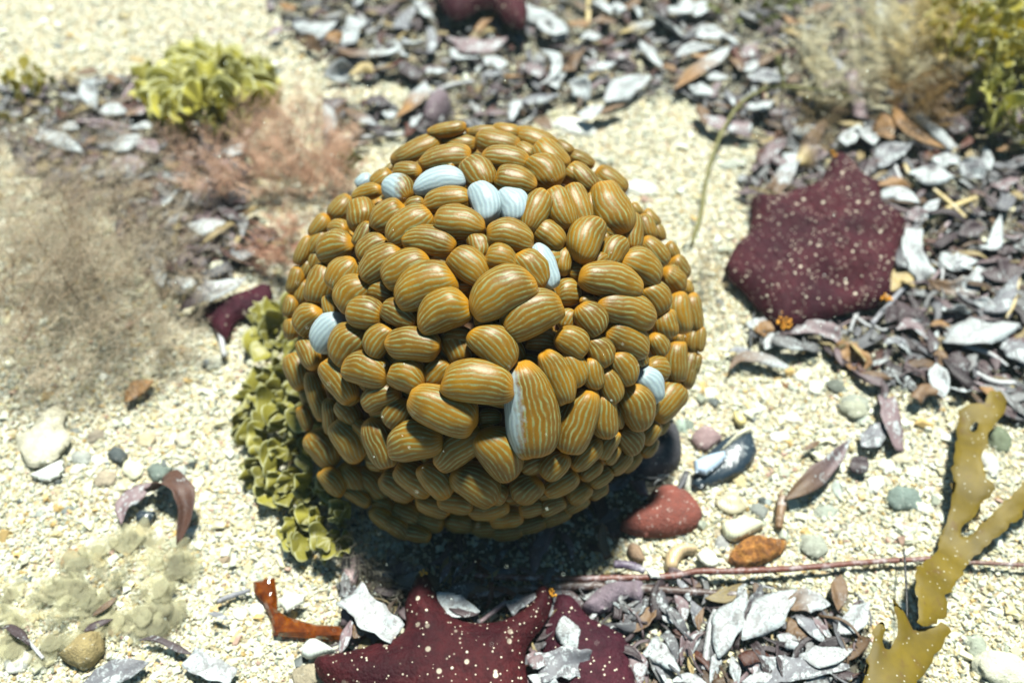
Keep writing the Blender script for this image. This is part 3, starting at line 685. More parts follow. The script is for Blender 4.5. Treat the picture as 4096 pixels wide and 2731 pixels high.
BOTTOM = S_([(85,925),(130,870),(260,860),(400,830),(550,780),(690,740),(720,640),(700,540),(740,430),(780,350),(830,315),(880,370),(920,470),(980,570),(1060,640),(1200,660),(1340,650),(1450,600),(1560,520),(1590,420),(1650,390),(1695,470),(1680,600),(1620,700),(1540,790),(1510,880),(1520,1000),(1560,1200),(1650,1400),(1620,1560),(1500,1560),(1300,1380),(1100,1400),(900,1560),(820,1540),(780,1350),(600,1230),(300,1150),(140,1050)])
starfish(BOTTOM, .014, STAR2, 'maroon starfish with white speckles and upturned arm tips at the bottom edge', .012, width=.022, smooth=1,
         tips=[(*S_([(830,325)])[0], 10, .002, .016), (*S_([(1690,460)])[0], 10, .003, .014)], specks=150, seed=5)
starfish(S_([(1690,460),(1780,450),(1860,500),(1900,580),(2000,650),(2110,690),(2210,760),(2220,900),(2260,1060),(2300,1250),(1950,1500),(1700,1250),(1620,1000),(1640,850),(1600,750),(1660,640),(1680,560)]),
         .010, STAR3, 'dark maroon starfish partly hidden under leaves right of the speckled maroon one', .004, width=.02, smooth=1, specks=45, seed=8)
starfish(T_([(1240,-60),(1300,-200),(1700,-260),(1950,-80),(1990,150),(1950,235),(1870,225),(1800,170),(1760,110),(1700,65),(1600,75),(1520,125),(1440,165),(1380,155),(1320,80)]),
         .016, STAR1, 'purple starfish cut off by the top edge, resting on dead leaves', .022, width=.02, smooth=1, specks=10, seed=9)
plate(P_([(1570,1080),(1700,1000),(1900,930),(2110,840),(2150,960),(2100,1090),(1960,1110),(1830,1150),(1790,1290),(1740,1300),(1690,1240),(1640,1150)]), .008, (.1,.01,.02), STAR3, 'red_seaweed', '', 'seaweed', h=.004, label='dark wine red seaweed blade under the grey leaf, left of the anemone', smooth=1, noise_amp=.003)

# ------------------------------------------------------------------ kelp blades
def kelp(poly, holes, h, label, zf):
    o = inflate('kelp_blade', poly, .0009, KELP, h=h, smooth=1, step=.0024, ragged=.0022, holes=holes, power=.25, width=.002, thick=.4, zfun=zf)
    tag(o, label, 'seaweed', 'kelp blades'); return o
kelp(L_([(810,175),(860,150),(940,150),(945,100),(1000,90),(1050,120),(1050,180),(1000,240),(960,290),(945,330),(955,390),(910,410),(905,460),(925,530),(975,580),(965,620),(925,660),(905,710),(845,740),(850,790),(890,790),(960,720),(1040,650),(1090,600),(1141,510),(1200,460),(1230,640),(1141,700),(1060,780),(960,850),(920,890),(880,930),(840,1000),(780,1080),(730,1140),(760,1220),(700,1250),(620,1310),(575,1270),(575,1120),(570,1010),(620,950),(690,900),(730,850),(760,750),(785,650),(775,560),(770,480),(790,380),(815,270)]),
     [L_([(868,275),(892,228),(908,238),(890,288)])], .016, 'flat golden brown kelp blade forking upward at the right edge', lambda x, y: .005*np.sin(x*60+1)+.004*np.sin(y*75)+.0005*np.sin(x*210+y*160))
kelp(L_([(455,1155),(490,1170),(540,1220),(600,1297),(660,1268),(760,1243),(797,1275),(770,1340),(700,1430),(660,1500),(600,1568),(570,1660),(290,1660),(325,1568),(330,1480),(360,1400),(368,1285),(400,1268),(432,1290),(422,1340),(425,1400),(455,1400),(490,1340),(500,1290),(478,1220)]),
     [], .024, 'darker brown kelp blade with three pointed lobes at the bottom right', lambda x, y: .005*np.sin(x*70)+.004*np.sin(y*60+2)+.0005*np.sin(x*190-y*150))

# ------------------------------------------------------------------ stones, shells, glass
plate(K_([(140,1010),(180,930),(290,840),(375,820),(365,770),(450,685),(560,670),(660,710),(750,790),(805,880),(795,960),(740,1025),(600,1065),(400,1085),(230,1055)]), .013, (.21,.05,.032), STONE, 'red_rock', '', 'rock', label='heart shaped brick red rock below right of the anemone', h=.001, smooth=1, thick=.5)
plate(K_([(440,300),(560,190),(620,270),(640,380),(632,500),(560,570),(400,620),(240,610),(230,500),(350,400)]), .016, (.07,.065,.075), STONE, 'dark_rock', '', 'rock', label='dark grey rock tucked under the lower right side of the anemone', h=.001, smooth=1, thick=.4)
plate(K_([(700,300),(760,230),(830,195),(930,260),(965,310),(900,350),(830,410),(760,390)]), .006, (.30,.20,.20), STONE, 'pink_stone', '', 'rock', label='flat pinkish stone above the blue shell piece', h=.001, smooth=1)
plate(K_([(715,600),(850,410),(960,310),(1100,240),(1180,190),(1197,280),(1232,400),(1190,500),(1100,585),(960,645),(800,695),(718,705)]), .006, (.018,.03,.042), DSHELL, 'mussel_shell', '', 'shell', label='black broken mussel shell lying on the sand right of the red rock', h=.003, smooth=0, power=.4)
plate(K_([(730,480),(850,430),(980,398),(988,460),(900,540),(830,592),(742,568)]), .004, (.38,.48,.60), SHELL, 'shell_piece', '', 'shell', label='pale blue banded shell piece lying on the black mussel shell', h=.011, power=.4)
plate(K_([(940,395),(1050,280),(1110,235),(1185,205),(1190,245),(1080,300),(1005,370),(965,402)]), .003, (.62,.58,.42), SHELL, 'sand_crust', '', 'shell', label='cream rim of crusted grains along the upper edge of the mussel shell', h=.009, noise_amp=.002)
plate(K_([(1035,85),(1100,100),(1160,170),(1110,210),(1050,165)]), .003, (.62,.52,.22), SHELL, 'shell_piece', '', 'shell', label='small yellow shell piece at the top tip of the mussel shell', h=.003, smooth=1)
plate(K_([(945,970),(1020,940),(1130,925),(1200,930),(1310,980),(1240,1020),(1160,1060),(1080,1108),(1000,1103),(958,1040)]), .007, (.72,.72,.52), SHELL, 'cream_shell', '', 'shell', label='cream pointed shell right of the red rock', h=.002, smooth=1)
plate(K_([(1010,1210),(1080,1120),(1180,1060),(1300,1080),(1400,1100),(1480,1120),(1420,1210),(1260,1300),(1100,1315),(1005,1275)]), .009, (.3,.1,.02), RUST, 'sponge', '', 'sponge', label='rusty orange encrusting sponge below the cream shell', h=.001, smooth=1, noise_amp=.005, noise_sc=200)
plate(K_([(500,1290),(520,1200),(580,1140),(700,1130),(765,1170),(740,1215),(660,1215),(620,1270),(600,1340),(520,1345)]), .007, (.58,.42,.24), SHELL, 'curved_shell', '', 'shell', label='tan curved shell piece below the red rock', h=.002, smooth=1)
plate(K_([(750,1200),(840,1165),(900,1190),(945,1290),(850,1312),(780,1260)]), .003, (.74,.73,.62), SHELL, 'shell_piece', '', 'shell', label='white square shell piece right of the tan curved shell', h=.006, smooth=1)
plate(K_([(210,1140),(260,1115),(330,1160),(355,1280),(280,1270),(220,1220)]), .005, (.28,.18,.11), STONE, 'stone', '', 'pebble', label='brown two tone pebble below the red rock', h=.001, smooth=1)
plate(K_([(230,630),(350,628),(382,755),(310,735),(270,690)]), .003, (.12,.07,.08), STONE, 'stone', '', 'pebble', label='dull purple flake leaning on the upper edge of the red rock', h=.014)
plate(K_([(350,1318),(450,1328),(477,1398),(400,1392)]), .002, (.74,.74,.68), SHELL, 'shell_piece', '', 'shell', label='small white flake on the long dark stem', h=.009)
plate(R_([(110,600),(210,600),(275,500),(340,420),(420,405),(482,430),(470,490),(455,560),(512,610),(500,690),(430,775),(340,835),(220,858),(160,790),(130,700)]), .006, (.60,.56,.42), STONE, 'pale_stone', '', 'shell', label='big pale vase shaped shell fragment at the left edge', h=.004, smooth=1)
plate(R_([(205,905),(290,870),(390,820),(462,788),(462,860),(430,920),(340,955)]), .003, (.70,.72,.66), SHELL, 'shell_piece', '', 'shell', label='long white shell piece below the big pale fragment', h=.002)
plate(R_([(775,760),(830,700),(880,710),(930,760),(880,830),(820,815)]), .005, (.07,.085,.085), STONE, 'slate', '', 'pebble', group=None, label='dark slate chip right of the big pale shell', h=.001)
plate(R_([(1060,870),(1110,820),(1180,840),(1262,850),(1190,940),(1110,955)]), .004, (.16,.20,.17), STONE, 'slate', '', 'pebble', label='grey green triangular slate chip above the curled brown leaf', h=.001)
plate(R_([(980,1200),(1020,1160),(1135,1170),(1100,1240),(1050,1272),(990,1242)]), .004, (.02,.03,.04), DSHELL, 'shell_piece', '', 'shell', label='small black shell piece inside the curled brown leaf', h=.002)
plate(W_([(400,1060),(480,990),(560,910),(640,888),(705,890),(705,1020),(630,1112),(560,1145),(470,1105)]), .012, (.34,.26,.11), STONE, 'ochre_rock', '', 'rock', label='ochre brown angular rock near the bottom left corner', h=.001)
plate(W_([(1910,610),(2060,640),(2040,690),(1930,757),(1880,700)]), .004, (.68,.68,.58), SHELL, 'shell_piece', '', 'shell', label='white shell piece resting on the amber glass', h=.010)
plate(S_([(0,870),(30,790),(90,755),(150,780),(260,850),(190,860),(120,880),(60,905)]), .006, (.66,.70,.64), SHELL, 'white_shell', '', 'shell', label='white shell at the tip of the bottom starfish arm', h=.006, smooth=1)
plate(T_([(1180,860),(1230,790),(1290,745),(1380,800),(1390,870),(1320,940),(1250,1010),(1180,1000),(1150,940)]), .018, (.17,.12,.14), STONE, 'purple_rock', '', 'rock', label='purple grey encrusted rock just above the top of the anemone', h=.001, smooth=1, noise_amp=.004)
plate(S_([(1880,560),(1960,460),(2080,390),(2300,370),(2320,430),(2290,560),(2180,500),(2120,560),(1990,612),(1930,600)]), .009, (.20,.15,.18), STONE, 'encrusted_stone', '', 'rock', label='purple encrusted stone above the dark maroon starfish', h=.004, smooth=1, noise_amp=.005, noise_sc=120)
plate(S_([(275,260),(300,190),(390,185),(440,230),(400,330),(370,425),(310,420),(280,340)]), .007, (.42,.30,.30), STONE, 'encrusted_stone', '', 'rock', label='pink encrusted lump left of the bottom starfish upper arm', h=.001, smooth=1)
plate(S_([(690,320),(740,280),(840,270),(830,330),(760,380),(700,400)]), .006, (.36,.37,.38), STONE, 'encrusted_stone', '', 'rock', label='small grey white lump touching the bottom starfish arm tip', h=.002, smooth=1)
gl = plate(W_([(1700,545),(1845,518),(1862,640),(1862,740),(1960,790),(2100,830),(2330,850),(2315,940),(1835,912),(1820,800),(1770,690),(1710,620)]), .0030, (.4,.1,.0), AMBER, 'amber_glass', '', 'glass', label='broken piece of dark amber bottle glass half buried in grit', h=.004, power=.5, noise_amp=.0003, width=.0009, step=.0022)
for x, y, rx, ry, an_, tint, mt, w in [
    (1020,820,108,78,5,(.42,.36,.2),SHELL,'translucent olive limpet shell'),(1240,880,68,58,30,(.16,.19,.19),STONE,'dark grey oval pebble'),(1310,805,36,28,0,(.30,.37,.38),STONE,'blue grey round pebble'),
    (950,1130,75,45,-60,(.27,.28,.30),STONE,'smooth grey oval pebble'),(1660,1150,112,85,10,(.30,.33,.26),STONE,'mottled grey green rock'),(1090,640,58,60,0,(.58,.46,.16),STONE,'yellow pebble'),
    (912,715,50,28,35,(.70,.72,.64),SHELL,'white oval shell bit'),(672,645,68,62,0,(.55,.53,.45),STONE,'knobbly white coral lump'),(690,480,62,44,35,(.62,.44,.2),SHELL,'pale orange shell'),
    (772,430,46,28,10,(.24,.28,.29),STONE,'small slate grey pebble'),(690,205,50,40,30,(.10,.17,.14),STONE,'dark green pebble'),(640,210,50,50,0,(.28,.42,.34),STONE,'pale green pebble'),
    (1000,1200,40,60,10,(.42,.28,.12),STONE,'brown elongated pebble'),(910,1040,34,30,0,(.42,.32,.18),STONE,'small tan pebble'),(460,1235,24,22,0,(.74,.73,.66),SHELL,'tiny white shell'),(1720,890,45,35,0,(.3,.33,.26),STONE,'grey pebble')]:
    x, y = K_([(x, y)])[0]; pebble(x, y, rx*.51, ry*.51, an_, tint, mt, 'shell' if mt is SHELL else 'pebble', w, 'shell' if mt is SHELL else 'pebble')
for x, y, rx, ry, an_, tint, mt, w in [
    (590,790,85,50,20,(.34,.37,.34),STONE,'mid grey pebble'),(970,880,66,74,-40,(.66,.64,.40),SHELL,'yellow limpet shell with a hole'),(1310,890,62,42,20,(.36,.40,.38),STONE,'grey flat pebble'),
    (770,940,76,62,0,(.44,.33,.2),STONE,'light brown stone'),(700,630,64,44,-35,(.24,.18,.12),STONE,'dull brown stone'),(550,590,46,26,0,(.14,.17,.17),STONE,'dark grey pebble'),
    (485,1165,50,30,-10,(.12,.17,.19),STONE,'dark teal pebble'),(1330,655,66,52,0,(.66,.58,.38),STONE,'cream yellow stone'),(1255,650,30,44,0,(.74,.74,.66),SHELL,'white shell bit'),
    (715,805,54,34,20,(.74,.74,.68),SHELL,'white shell chunk'),(1060,660,70,50,-20,(.60,.46,.22),STONE,'orange tan stone'),(1550,110,60,52,0,(.34,.35,.27),STONE,'olive grey round stone'),
    (870,525,44,24,-10,(.10,.12,.12),STONE,'narrow dark pebble'),(1240,540,40,22,0,(.30,.36,.34),STONE,'small grey green pebble'),(1345,490,14,26,10,(.06,.07,.08),STONE,'tiny black pebble'),(1070,573,18,12,0,(.05,.06,.08),STONE,'tiny dark blue pebble'),
    (560,870,50,34,-30,(.72,.66,.52),SHELL,'cream shell chunk'),(290,1185,34,26,0,(.34,.37,.33),STONE,'small grey pebble'),(1440,960,50,34,-60,(.74,.70,.6),SHELL,'pinkish white shell bit')]:
    x, y = R_([(x, y)])[0]; pebble(x, y, rx*.553, ry*.553, an_, tint, mt, 'shell' if mt is SHELL else 'pebble', w, 'shell' if mt is SHELL else 'pebble')
for x, y, rx, ry, an_, tint, mt, w in [
    (505,390,80,62,-60,(.36,.18,.05),RUST,'rusty orange lump'),(735,300,40,42,0,(.27,.28,.27),STONE,'round grey pebble'),(900,930,50,40,0,(.10,.12,.09),STONE,'dark green black pebble'),
    (740,1040,34,30,0,(.4,.32,.2),SHELL,'tiny coiled snail shell'),(770,860,52,46,20,(.30,.14,.04),STONE,'orange brown stone'),(1060,240,44,52,0,(.72,.72,.66),SHELL,'white ring shell'),
    (1290,225,50,34,-40,(.76,.74,.66),SHELL,'white angular shell'),(1510,400,44,38,0,(.38,.24,.12),STONE,'brown knobbly stone'),(1740,740,66,44,-30,(.74,.76,.70),SHELL,'white shell slab'),(1620,770,50,36,20,(.76,.76,.70),SHELL,'white shell chip'),
    (130,1090,90,70,0,(.76,.74,.66),SHELL,'large white shell lump'),(2085,1180,120,74,0,(.34,.26,.14),STONE,'brown mottled stone'),(630,300,50,34,0,(.76,.76,.72),SHELL,'white pebble')]:
    x, y = W_([(x, y)])[0]; pebble(x, y, rx*.595, ry*.595, an_, tint, mt, 'shell' if mt is SHELL else 'pebble', w, 'shell' if mt is SHELL else 'pebble')
for x, y, rx, ry, an_, tint, mt, w in [
    (1230,470,90,50,20,(.06,.09,.07),STONE,'dark green weedy stone'),(1470,690,90,56,10,(.05,.08,.07),STONE,'blackish green stone'),(1110,680,80,30,5,(.16,.15,.10),RUST,'fuzzy dark tuft'),(1290,700,70,56,40,(.64,.64,.52),SHELL,'cream fan shell'),
    (1590,860,110,80,-30,(.34,.36,.24),STONE,'ribbed olive clam shell'),(1640,935,76,36,5,(.40,.50,.42),STONE,'pale green grey pebble'),(545,35,34,46,0,(.12,.13,.13),STONE,'dark oval pebble'),(740,560,46,40,-30,(.66,.58,.38),SHELL,'cream shell under the curled leaf'),
    (1200,600,70,40,-20,(.74,.72,.66),SHELL,'white flat shell'),(1060,1190,60,22,5,(.06,.12,.20),STONE,'dark blue chip'),(1220,1050,60,34,20,(.66,.54,.26),SHELL,'yellow oval shell'),(1010,1080,80,40,0,(.76,.74,.68),SHELL,'white broken shell'),
    (460,740,60,46,0,(.76,.75,.64),SHELL,'white lumpy shell'),(1110,930,70,54,20,(.66,.60,.48),SHELL,'pale scallop shell'),(1460,1480,38,70,5,(.36,.44,.40),STONE,'grey green tall pebble'),(1760,1450,60,80,30,(.74,.74,.66),SHELL,'curved white shell'),
    (1850,1300,70,50,10,(.66,.62,.42),SHELL,'cream pebble'),(1180,1230,30,20,0,(.60,.40,.18),STONE,'orange chip')]:
    x, y = Y_([(x, y)])[0]; pebble(x, y, rx*.51, ry*.51, an_, tint, mt, 'shell' if mt is SHELL else 'pebble', w, 'shell' if mt is SHELL else 'pebble')
for x, y, rx, ry, an_, tint, mt, w in [(520,640,90,60,0,(.08,.17,.16),STONE,'dark teal round pebble'),(620,680,40,26,10,(.72,.72,.66),SHELL,'small white shell'),(130,700,60,32,0,(.34,.40,.32),STONE,'grey green pebble'),(280,150,70,44,10,(.26,.30,.24),STONE,'mossy grey rock'),
    (510,430,60,34,20,(.62,.54,.32),STONE,'tan stone'),(310,228,46,24,0,(.48,.56,.48),STONE,'pale mint pebble'),(1010,1500,150,80,0,(.60,.60,.42),STONE,'broad pale olive stone'),(890,1390,50,60,20,(.28,.33,.24),STONE,'olive pebble'),(1000,340,60,60,0,(.05,.10,.03),STONE,'dark mossy green stone'),
    (445,470,40,30,10,(.76,.76,.70),SHELL,'white shell bead'),(960,460,44,60,0,(.55,.55,.50),STONE,'pale round stone')]:
    x, y = L_([(x, y)])[0]; pebble(x, y, rx*.785, ry*.785, an_, tint, mt, 'shell' if mt is SHELL else 'pebble', w, 'shell' if mt is SHELL else 'pebble')
x, y = U_([(1515,1150)])[0]; pebble(x, y, 26, 22, 0, (.03,.07,.06), STONE, 'pebble', 'round black green pebble')
x, y = U_([(1440,1300)])[0]; pebble(x, y, 62, 24, -15, (.40,.44,.36), STONE, 'pebble', 'flat grey stone')
for x, y, rx, ry, w in [(235,190,25,10,'small blue black chip'),(1100,288,32,11,'flat dark slate chip'),(400,98,14,9,'tiny blue chip')]: pebble(x, y, rx, ry, 5, (.06,.12,.15), STONE, 'pebble', w)
for pts, rx, ry, w in [((1400,610),60,30,'pale coral rubble lump'),((1560,560),90,40,'long pale coral rubble lump'),((1800,530),80,34,'cream coral rubble lump'),((1690,720),90,34,'white coral rubble lump'),((1580,780),46,36,'small pale coral rubble lump'),((1120,310),90,50,'blurred white rubble lump')]:
    x, y = P_([pts])[0]; pebble(x, y, rx*.51, ry*.51, -12, (.68,.67,.48), STONE, 'coral_rubble', w, 'coral', 'coral rubble left of the anemone', h=.004, ang_amt=.5)
x, y = D0([(1470,440)])[0]; pebble(x, y, 70, 40, 0, (.72,.74,.66), STONE, 'pebble', 'broad pale white stone', h=-.004)
x, y = D0([(1320,300)])[0]; pebble(x, y, 90, 40, 20, (.72,.74,.70), STONE, 'pebble', 'white stone', h=-.003)

# ------------------------------------------------------------------ traced leaves: crop, points, width, tone, shape, tone2
LV = [
(T_,[((440,370),(640,420),(900,400),(990,340)),90,'b','both','w'],[((1340,290),(1500,350),(1660,370),(1840,290)),130,'p','both'],[((1380,380),(1440,450),(1620,450)),70,'w','both'],[((380,590),(520,560),(640,560)),110,'w','both'],
 [((140,190),(300,240),(480,180)),110,'w','both'],[((590,350),(600,250),(650,150)),130,'w','cut2'],[((980,230),(1030,120),(1190,10)),120,'g','cut'],[((380,810),(440,950),(400,1160)),90,'w','both'],[((1180,640),(1120,760),(940,930)),150,'w','both','o'],
 [((540,850),(680,930),(800,990)),100,'b','both','g'],[((1000,490),(1060,560),(1150,600)),110,'d','cut2'],[((1180,570),(1260,550),(1350,560)),110,'w','both'],[((2080,390),(2200,450),(2190,580),(2060,680)),70,'w','both'],[((1930,520),(2030,540),(2080,620)),120,'p','both'],
 [((1900,790),(1870,860),(1850,950)),90,'w','cut'],[((1920,790),(2050,780),(2230,740)),110,'g','both'],[((1900,0),(2010,110),(2200,140)),150,'w','both'],[((2060,150),(2150,250),(2300,260)),110,'w','both'],[((1580,250),(1660,160),(1780,40)),60,'o','cut2'],
 [((160,290),(280,330),(380,410)),80,'b','both'],[((400,290),(460,290),(520,310)),90,'o','cut2'],[((1600,600),(1700,580),(1850,560)),60,'g','both'],[((580,590),(700,530),(780,570)),80,'y','both'],[((790,550),(880,530),(960,560)),60,'b','both'],
 [((2040,930),(2100,960),(2170,1020)),100,'b','both'],[((720,790),(800,780),(880,830)),100,'d','cut2'],[((990,300),(1080,340),(1190,310)),80,'w','both'],[((970,380),(1010,430),(1060,440)),60,'w','cut'],[((1640,490),(1720,470),(1790,530)),90,'w','cut2'],[((1790,600),(1870,600),(1950,600)),60,'o','both'],
 [((1120,10),(1180,90),(1200,140)),90,'w','cut2'],[((40,20),(110,60),(150,90)),80,'o','both'],[((620,60),(660,0),(700,-60)),60,'g','both'],[((1210,420),(1230,340),(1220,220)),60,'g','cut2'],[((1650,760),(1700,720),(1760,640)),80,'d','both'],[((840,880),(900,900),(960,890)),70,'w','both'],[((1070,1000),(1100,940),(1150,900)),70,'w','both'],[((-60,300),(0,250),(60,210)),70,'p','both']),
(U_,[((960,710),(1150,560),(1300,460),(1410,370)),110,'o','both','w'],[((430,800),(560,700),(790,600)),160,'w','both'],[((210,900),(310,890),(420,830)),110,'w','both'],[((300,940),(450,860),(600,820)),55,'b','both'],[((150,640),(250,690),(310,780)),120,'w','both'],[((310,700),(420,640),(530,630)),80,'p','both'],
 [((140,560),(170,480),(230,400)),110,'b','cut2'],[((260,450),(370,520),(520,490)),80,'p','both','w'],[((700,320),(790,420),(880,540)),100,'w','both'],[((530,270),(680,220),(820,170)),110,'y','both','w'],[((820,110),(930,200),(1040,290)),140,'w','cut2'],[((1140,290),(1250,260),(1390,290)),110,'w','both'],
 [((980,450),(1100,380),(1290,370)),70,'w','both'],[((1290,270),(1400,290),(1490,370)),60,'w','both'],[((1500,440),(1560,410),(1620,330)),110,'p','both'],[((1520,560),(1580,520),(1650,480)),70,'w','both'],[((1640,520),(1720,440),(1860,380)),80,'b','both'],[((1540,850),(1640,830),(1760,790)),120,'w','both'],
 [((1090,680),(1170,700),(1280,740)),100,'w','both'],[((1160,820),(1200,880),(1220,980)),90,'b','both'],[((1210,930),(1400,990),(1580,1020)),110,'p','cut2'],[((1640,1300),(1730,1220),(1840,1100)),90,'p','both'],[((1870,1040),(1880,930),(1930,830)),90,'d','cut2'],[((1750,1500),(1830,1400),(1900,1250)),120,'b','cut2','w'],
 [((130,180),(230,190),(330,170)),60,'o','both'],[((240,300),(310,290),(400,290)),90,'w','both'],[((340,10),(420,50),(480,110)),110,'w','cut'],[((480,50),(530,50),(570,90)),80,'w','cut2'],[((330,170),(430,160),(530,180)),90,'b','both'],[((0,130),(80,220),(30,320)),120,'w','both'],[((930,90),(1040,60),(1130,20)),140,'w','cut2'],
 [((1130,130),(1180,70),(1230,10)),100,'w','both'],[((60,700),(30,640),(120,580)),90,'w','both'],[((1230,620),(1290,600),(1400,610)),60,'w','both'],[((1540,600),(1650,600),(1850,620)),130,'g','both'],[((1380,700),(1420,780),(1450,830)),40,'g','both'],[((560,90),(640,30),(680,-20)),110,'b','both'],[((840,20),(880,80),(900,140)),80,'d','both'],[((640,60),(690,70),(700,150)),70,'w','both'],[((1410,460),(1480,500),(1500,560)),80,'b','both'],[((440,430),(540,440),(640,430)),50,'p','both'],[((880,520),(940,530),(990,560)),50,'o','both'],[((1100,430),(1170,440),(1290,450)),60,'o','both'],[((1280,760),(1300,680),(1340,650)),50,'p','cut2']),
(V_,[((290,650),(380,610),(470,600)),80,'b','both'],[((790,550),(830,700),(880,930)),110,'p','cut2'],[((560,700),(680,640),(780,600)),80,'p','both'],[((1120,800),(1190,950),(1350,1080),(1530,1160)),90,'o','both'],[((1480,1290),(1540,1240),(1640,1270)),130,'w','cut2'],[((1040,1080),(1060,990),(1080,910)),130,'o','cut2'],
 [((720,1120),(800,1060),(860,980)),110,'w','cut'],[((880,1000),(930,1080),(990,1120)),110,'w','cut2'],[((1010,1320),(1100,1200),(1270,1110)),180,'g','both'],[((360,1290),(480,1210),(620,1200)),130,'y','both','p'],[((600,940),(480,1100),(430,1220)),110,'b','both'],[((320,1000),(420,1040),(540,1000)),100,'w','both'],[((80,1290),(200,1150),(290,1100)),90,'p','both'],
 [((200,1450),(290,1330),(320,1200)),110,'w','cut2'],[((1310,1330),(1400,1390),(1530,1340)),170,'w','cut2'],[((990,1450),(1120,1430),(1260,1450)),70,'o','both'],[((860,1390),(930,1300),(980,1230)),110,'d','cut'],[((1840,1150),(1860,1250),(1880,1340)),50,'w','both'],[((1330,900),(1430,1000),(1600,1170)),70,'w','cut2'],[((1030,1550),(1150,1500),(1330,1590)),150,'w','both'],[((1020,10),(1010,90),(1050,160)),50,'w','both'],
 [((1420,820),(1600,760),(1750,700)),110,'d','both'],[((1640,1260),(1740,1320),(1850,1400)),120,'g','both'],[((1950,1480),(2020,1420),(2110,1400)),110,'p','cut2'],[((1930,1180),(2050,1160),(2148,1140)),70,'o','both'],[((1600,1050),(1630,980),(1640,880)),150,'d','both'],[((430,120),(520,80),(650,30)),80,'b','both'],[((250,120),(350,180),(420,150)),60,'o','both'],[((1400,800),(1500,900),(1580,1000)),90,'b','both'],[((620,880),(700,860),(800,870)),90,'b','both']),
(X_,[((530,300),(560,230),(620,170)),70,'w','both'],[((430,370),(440,560),(540,720)),120,'w','cut2'],[((540,730),(700,790),(850,760),(930,600)),90,'b','both','w'],[((640,540),(720,600),(890,600)),130,'w','both'],[((940,640),(1050,680),(1170,620)),150,'d','cut2'],[((930,950),(1040,900),(1160,700)),120,'g','both'],[((900,500),(1000,480),(1050,280)),80,'w','both'],
 [((650,1170),(860,1080),(1180,1040)),200,'w','both'],[((1070,1130),(1150,1200),(1250,1320)),160,'g','both'],[((320,1080),(430,1040),(540,1150)),80,'p','both'],[((330,880),(430,1000),(560,1030)),160,'d','both'],[((290,810),(350,720),(450,780)),140,'y','both'],[((640,940),(740,930),(830,970)),110,'w','cut2'],[((560,1050),(630,1030),(700,1060)),50,'o','both'],
 [((600,1310),(620,1420),(660,1560)),110,'w','both'],[((460,1568),(520,1500),(610,1500)),70,'b','cut2'],[((400,310),(470,280),(560,290)),100,'p','both'],[((760,420),(850,380),(950,370)),100,'d','both'],[((1060,430),(1130,440),(1213,420)),60,'p','both'],[((250,1030),(300,960),(350,950)),100,'d','both'],[((540,1070),(580,1160),(560,1240)),70,'d','both'],[((700,1250),(760,1300),(770,1380)),110,'d','cut2'],[((230,1180),(330,1150),(430,1250)),50,'g','both'],
 [((860,880),(940,900),(1010,980)),60,'w','both'],[((580,1250),(640,1260),(620,1350)),80,'b','both'],[((0,1160),(60,1230),(110,1310)),90,'y','both'],[((1060,560),(1100,520),(1170,540)),60,'d','both'],[((830,220),(900,260),(950,280)),50,'d','both'],[((950,130),(1000,200),(1090,250)),90,'d','both'],[((720,660),(770,620),(860,660)),60,'g','both'],[((900,1480),(1000,1520),(1100,1568)),80,'o','both'],[((690,1480),(760,1500),(850,1500)),40,'w','both']),
(Y_,[((1080,270),(1260,210),(1420,250),(1510,370)),110,'p','both'],[((900,390),(960,310),(1090,270)),90,'w','both'],[((615,550),(700,455),(850,450),(1000,500),(1090,530)),90,'b','both','w'],[((1450,410),(1560,430),(1690,540)),140,'o','cut2'],[((1050,1568),(1230,1440),(1400,1290),(1580,1080)),140,'b','both','p'],[((1590,1230),(1640,1290),(1700,1350)),130,'d','both'],
 [((1660,1150),(1740,1080),(1840,960)),150,'g','both'],[((1850,760),(1890,930),(1940,1170)),150,'p','cut2'],[((1190,1180),(1270,1140),(1340,1100)),40,'b','both'],[((760,200),(820,180),(910,160)),60,'w','cut2'],[((860,270),(900,210),(970,250)),90,'o','cut2'],[((1640,580),(1760,590),(1900,620)),60,'b','both'],[((1780,820),(1840,720),(1800,600)),50,'d','both'],[((600,400),(700,390),(830,420)),50,'g','both']),
(Z_,[((880,1130),(960,800),(1140,490)),220,'w','both'],[((1100,960),(1330,700),(1620,490)),270,'w','both'],[((1500,660),(1700,590),(1930,630)),200,'b','both','w'],[((2000,690),(2010,500),(2030,350)),130,'b','both'],[((1990,900),(2150,780),(2300,600)),170,'w','both'],[((1640,1110),(1850,1120),(2140,1050)),160,'w','both'],[((1240,1270),(1600,1230),(2110,1210)),250,'g','cut'],[((1430,920),(1540,970),(1670,1050)),120,'w','both'],
 [((1520,840),(1620,870),(1690,980)),150,'b','cut2'],[((1600,740),(1760,850),(1880,980)),150,'g','both'],[((40,890),(180,760),(300,640)),150,'b','both'],[((470,540),(540,640),(560,790)),90,'p','both'],[((330,740),(430,760),(530,780)),90,'w','both'],[((-60,990),(110,1150),(140,1400)),140,'p','both'],[((220,1010),(340,1100),(510,1260)),210,'w','cut'],[((490,390),(560,480),(610,600)),75,'g','both'],[((620,590),(670,700),(680,860)),110,'g','both'],
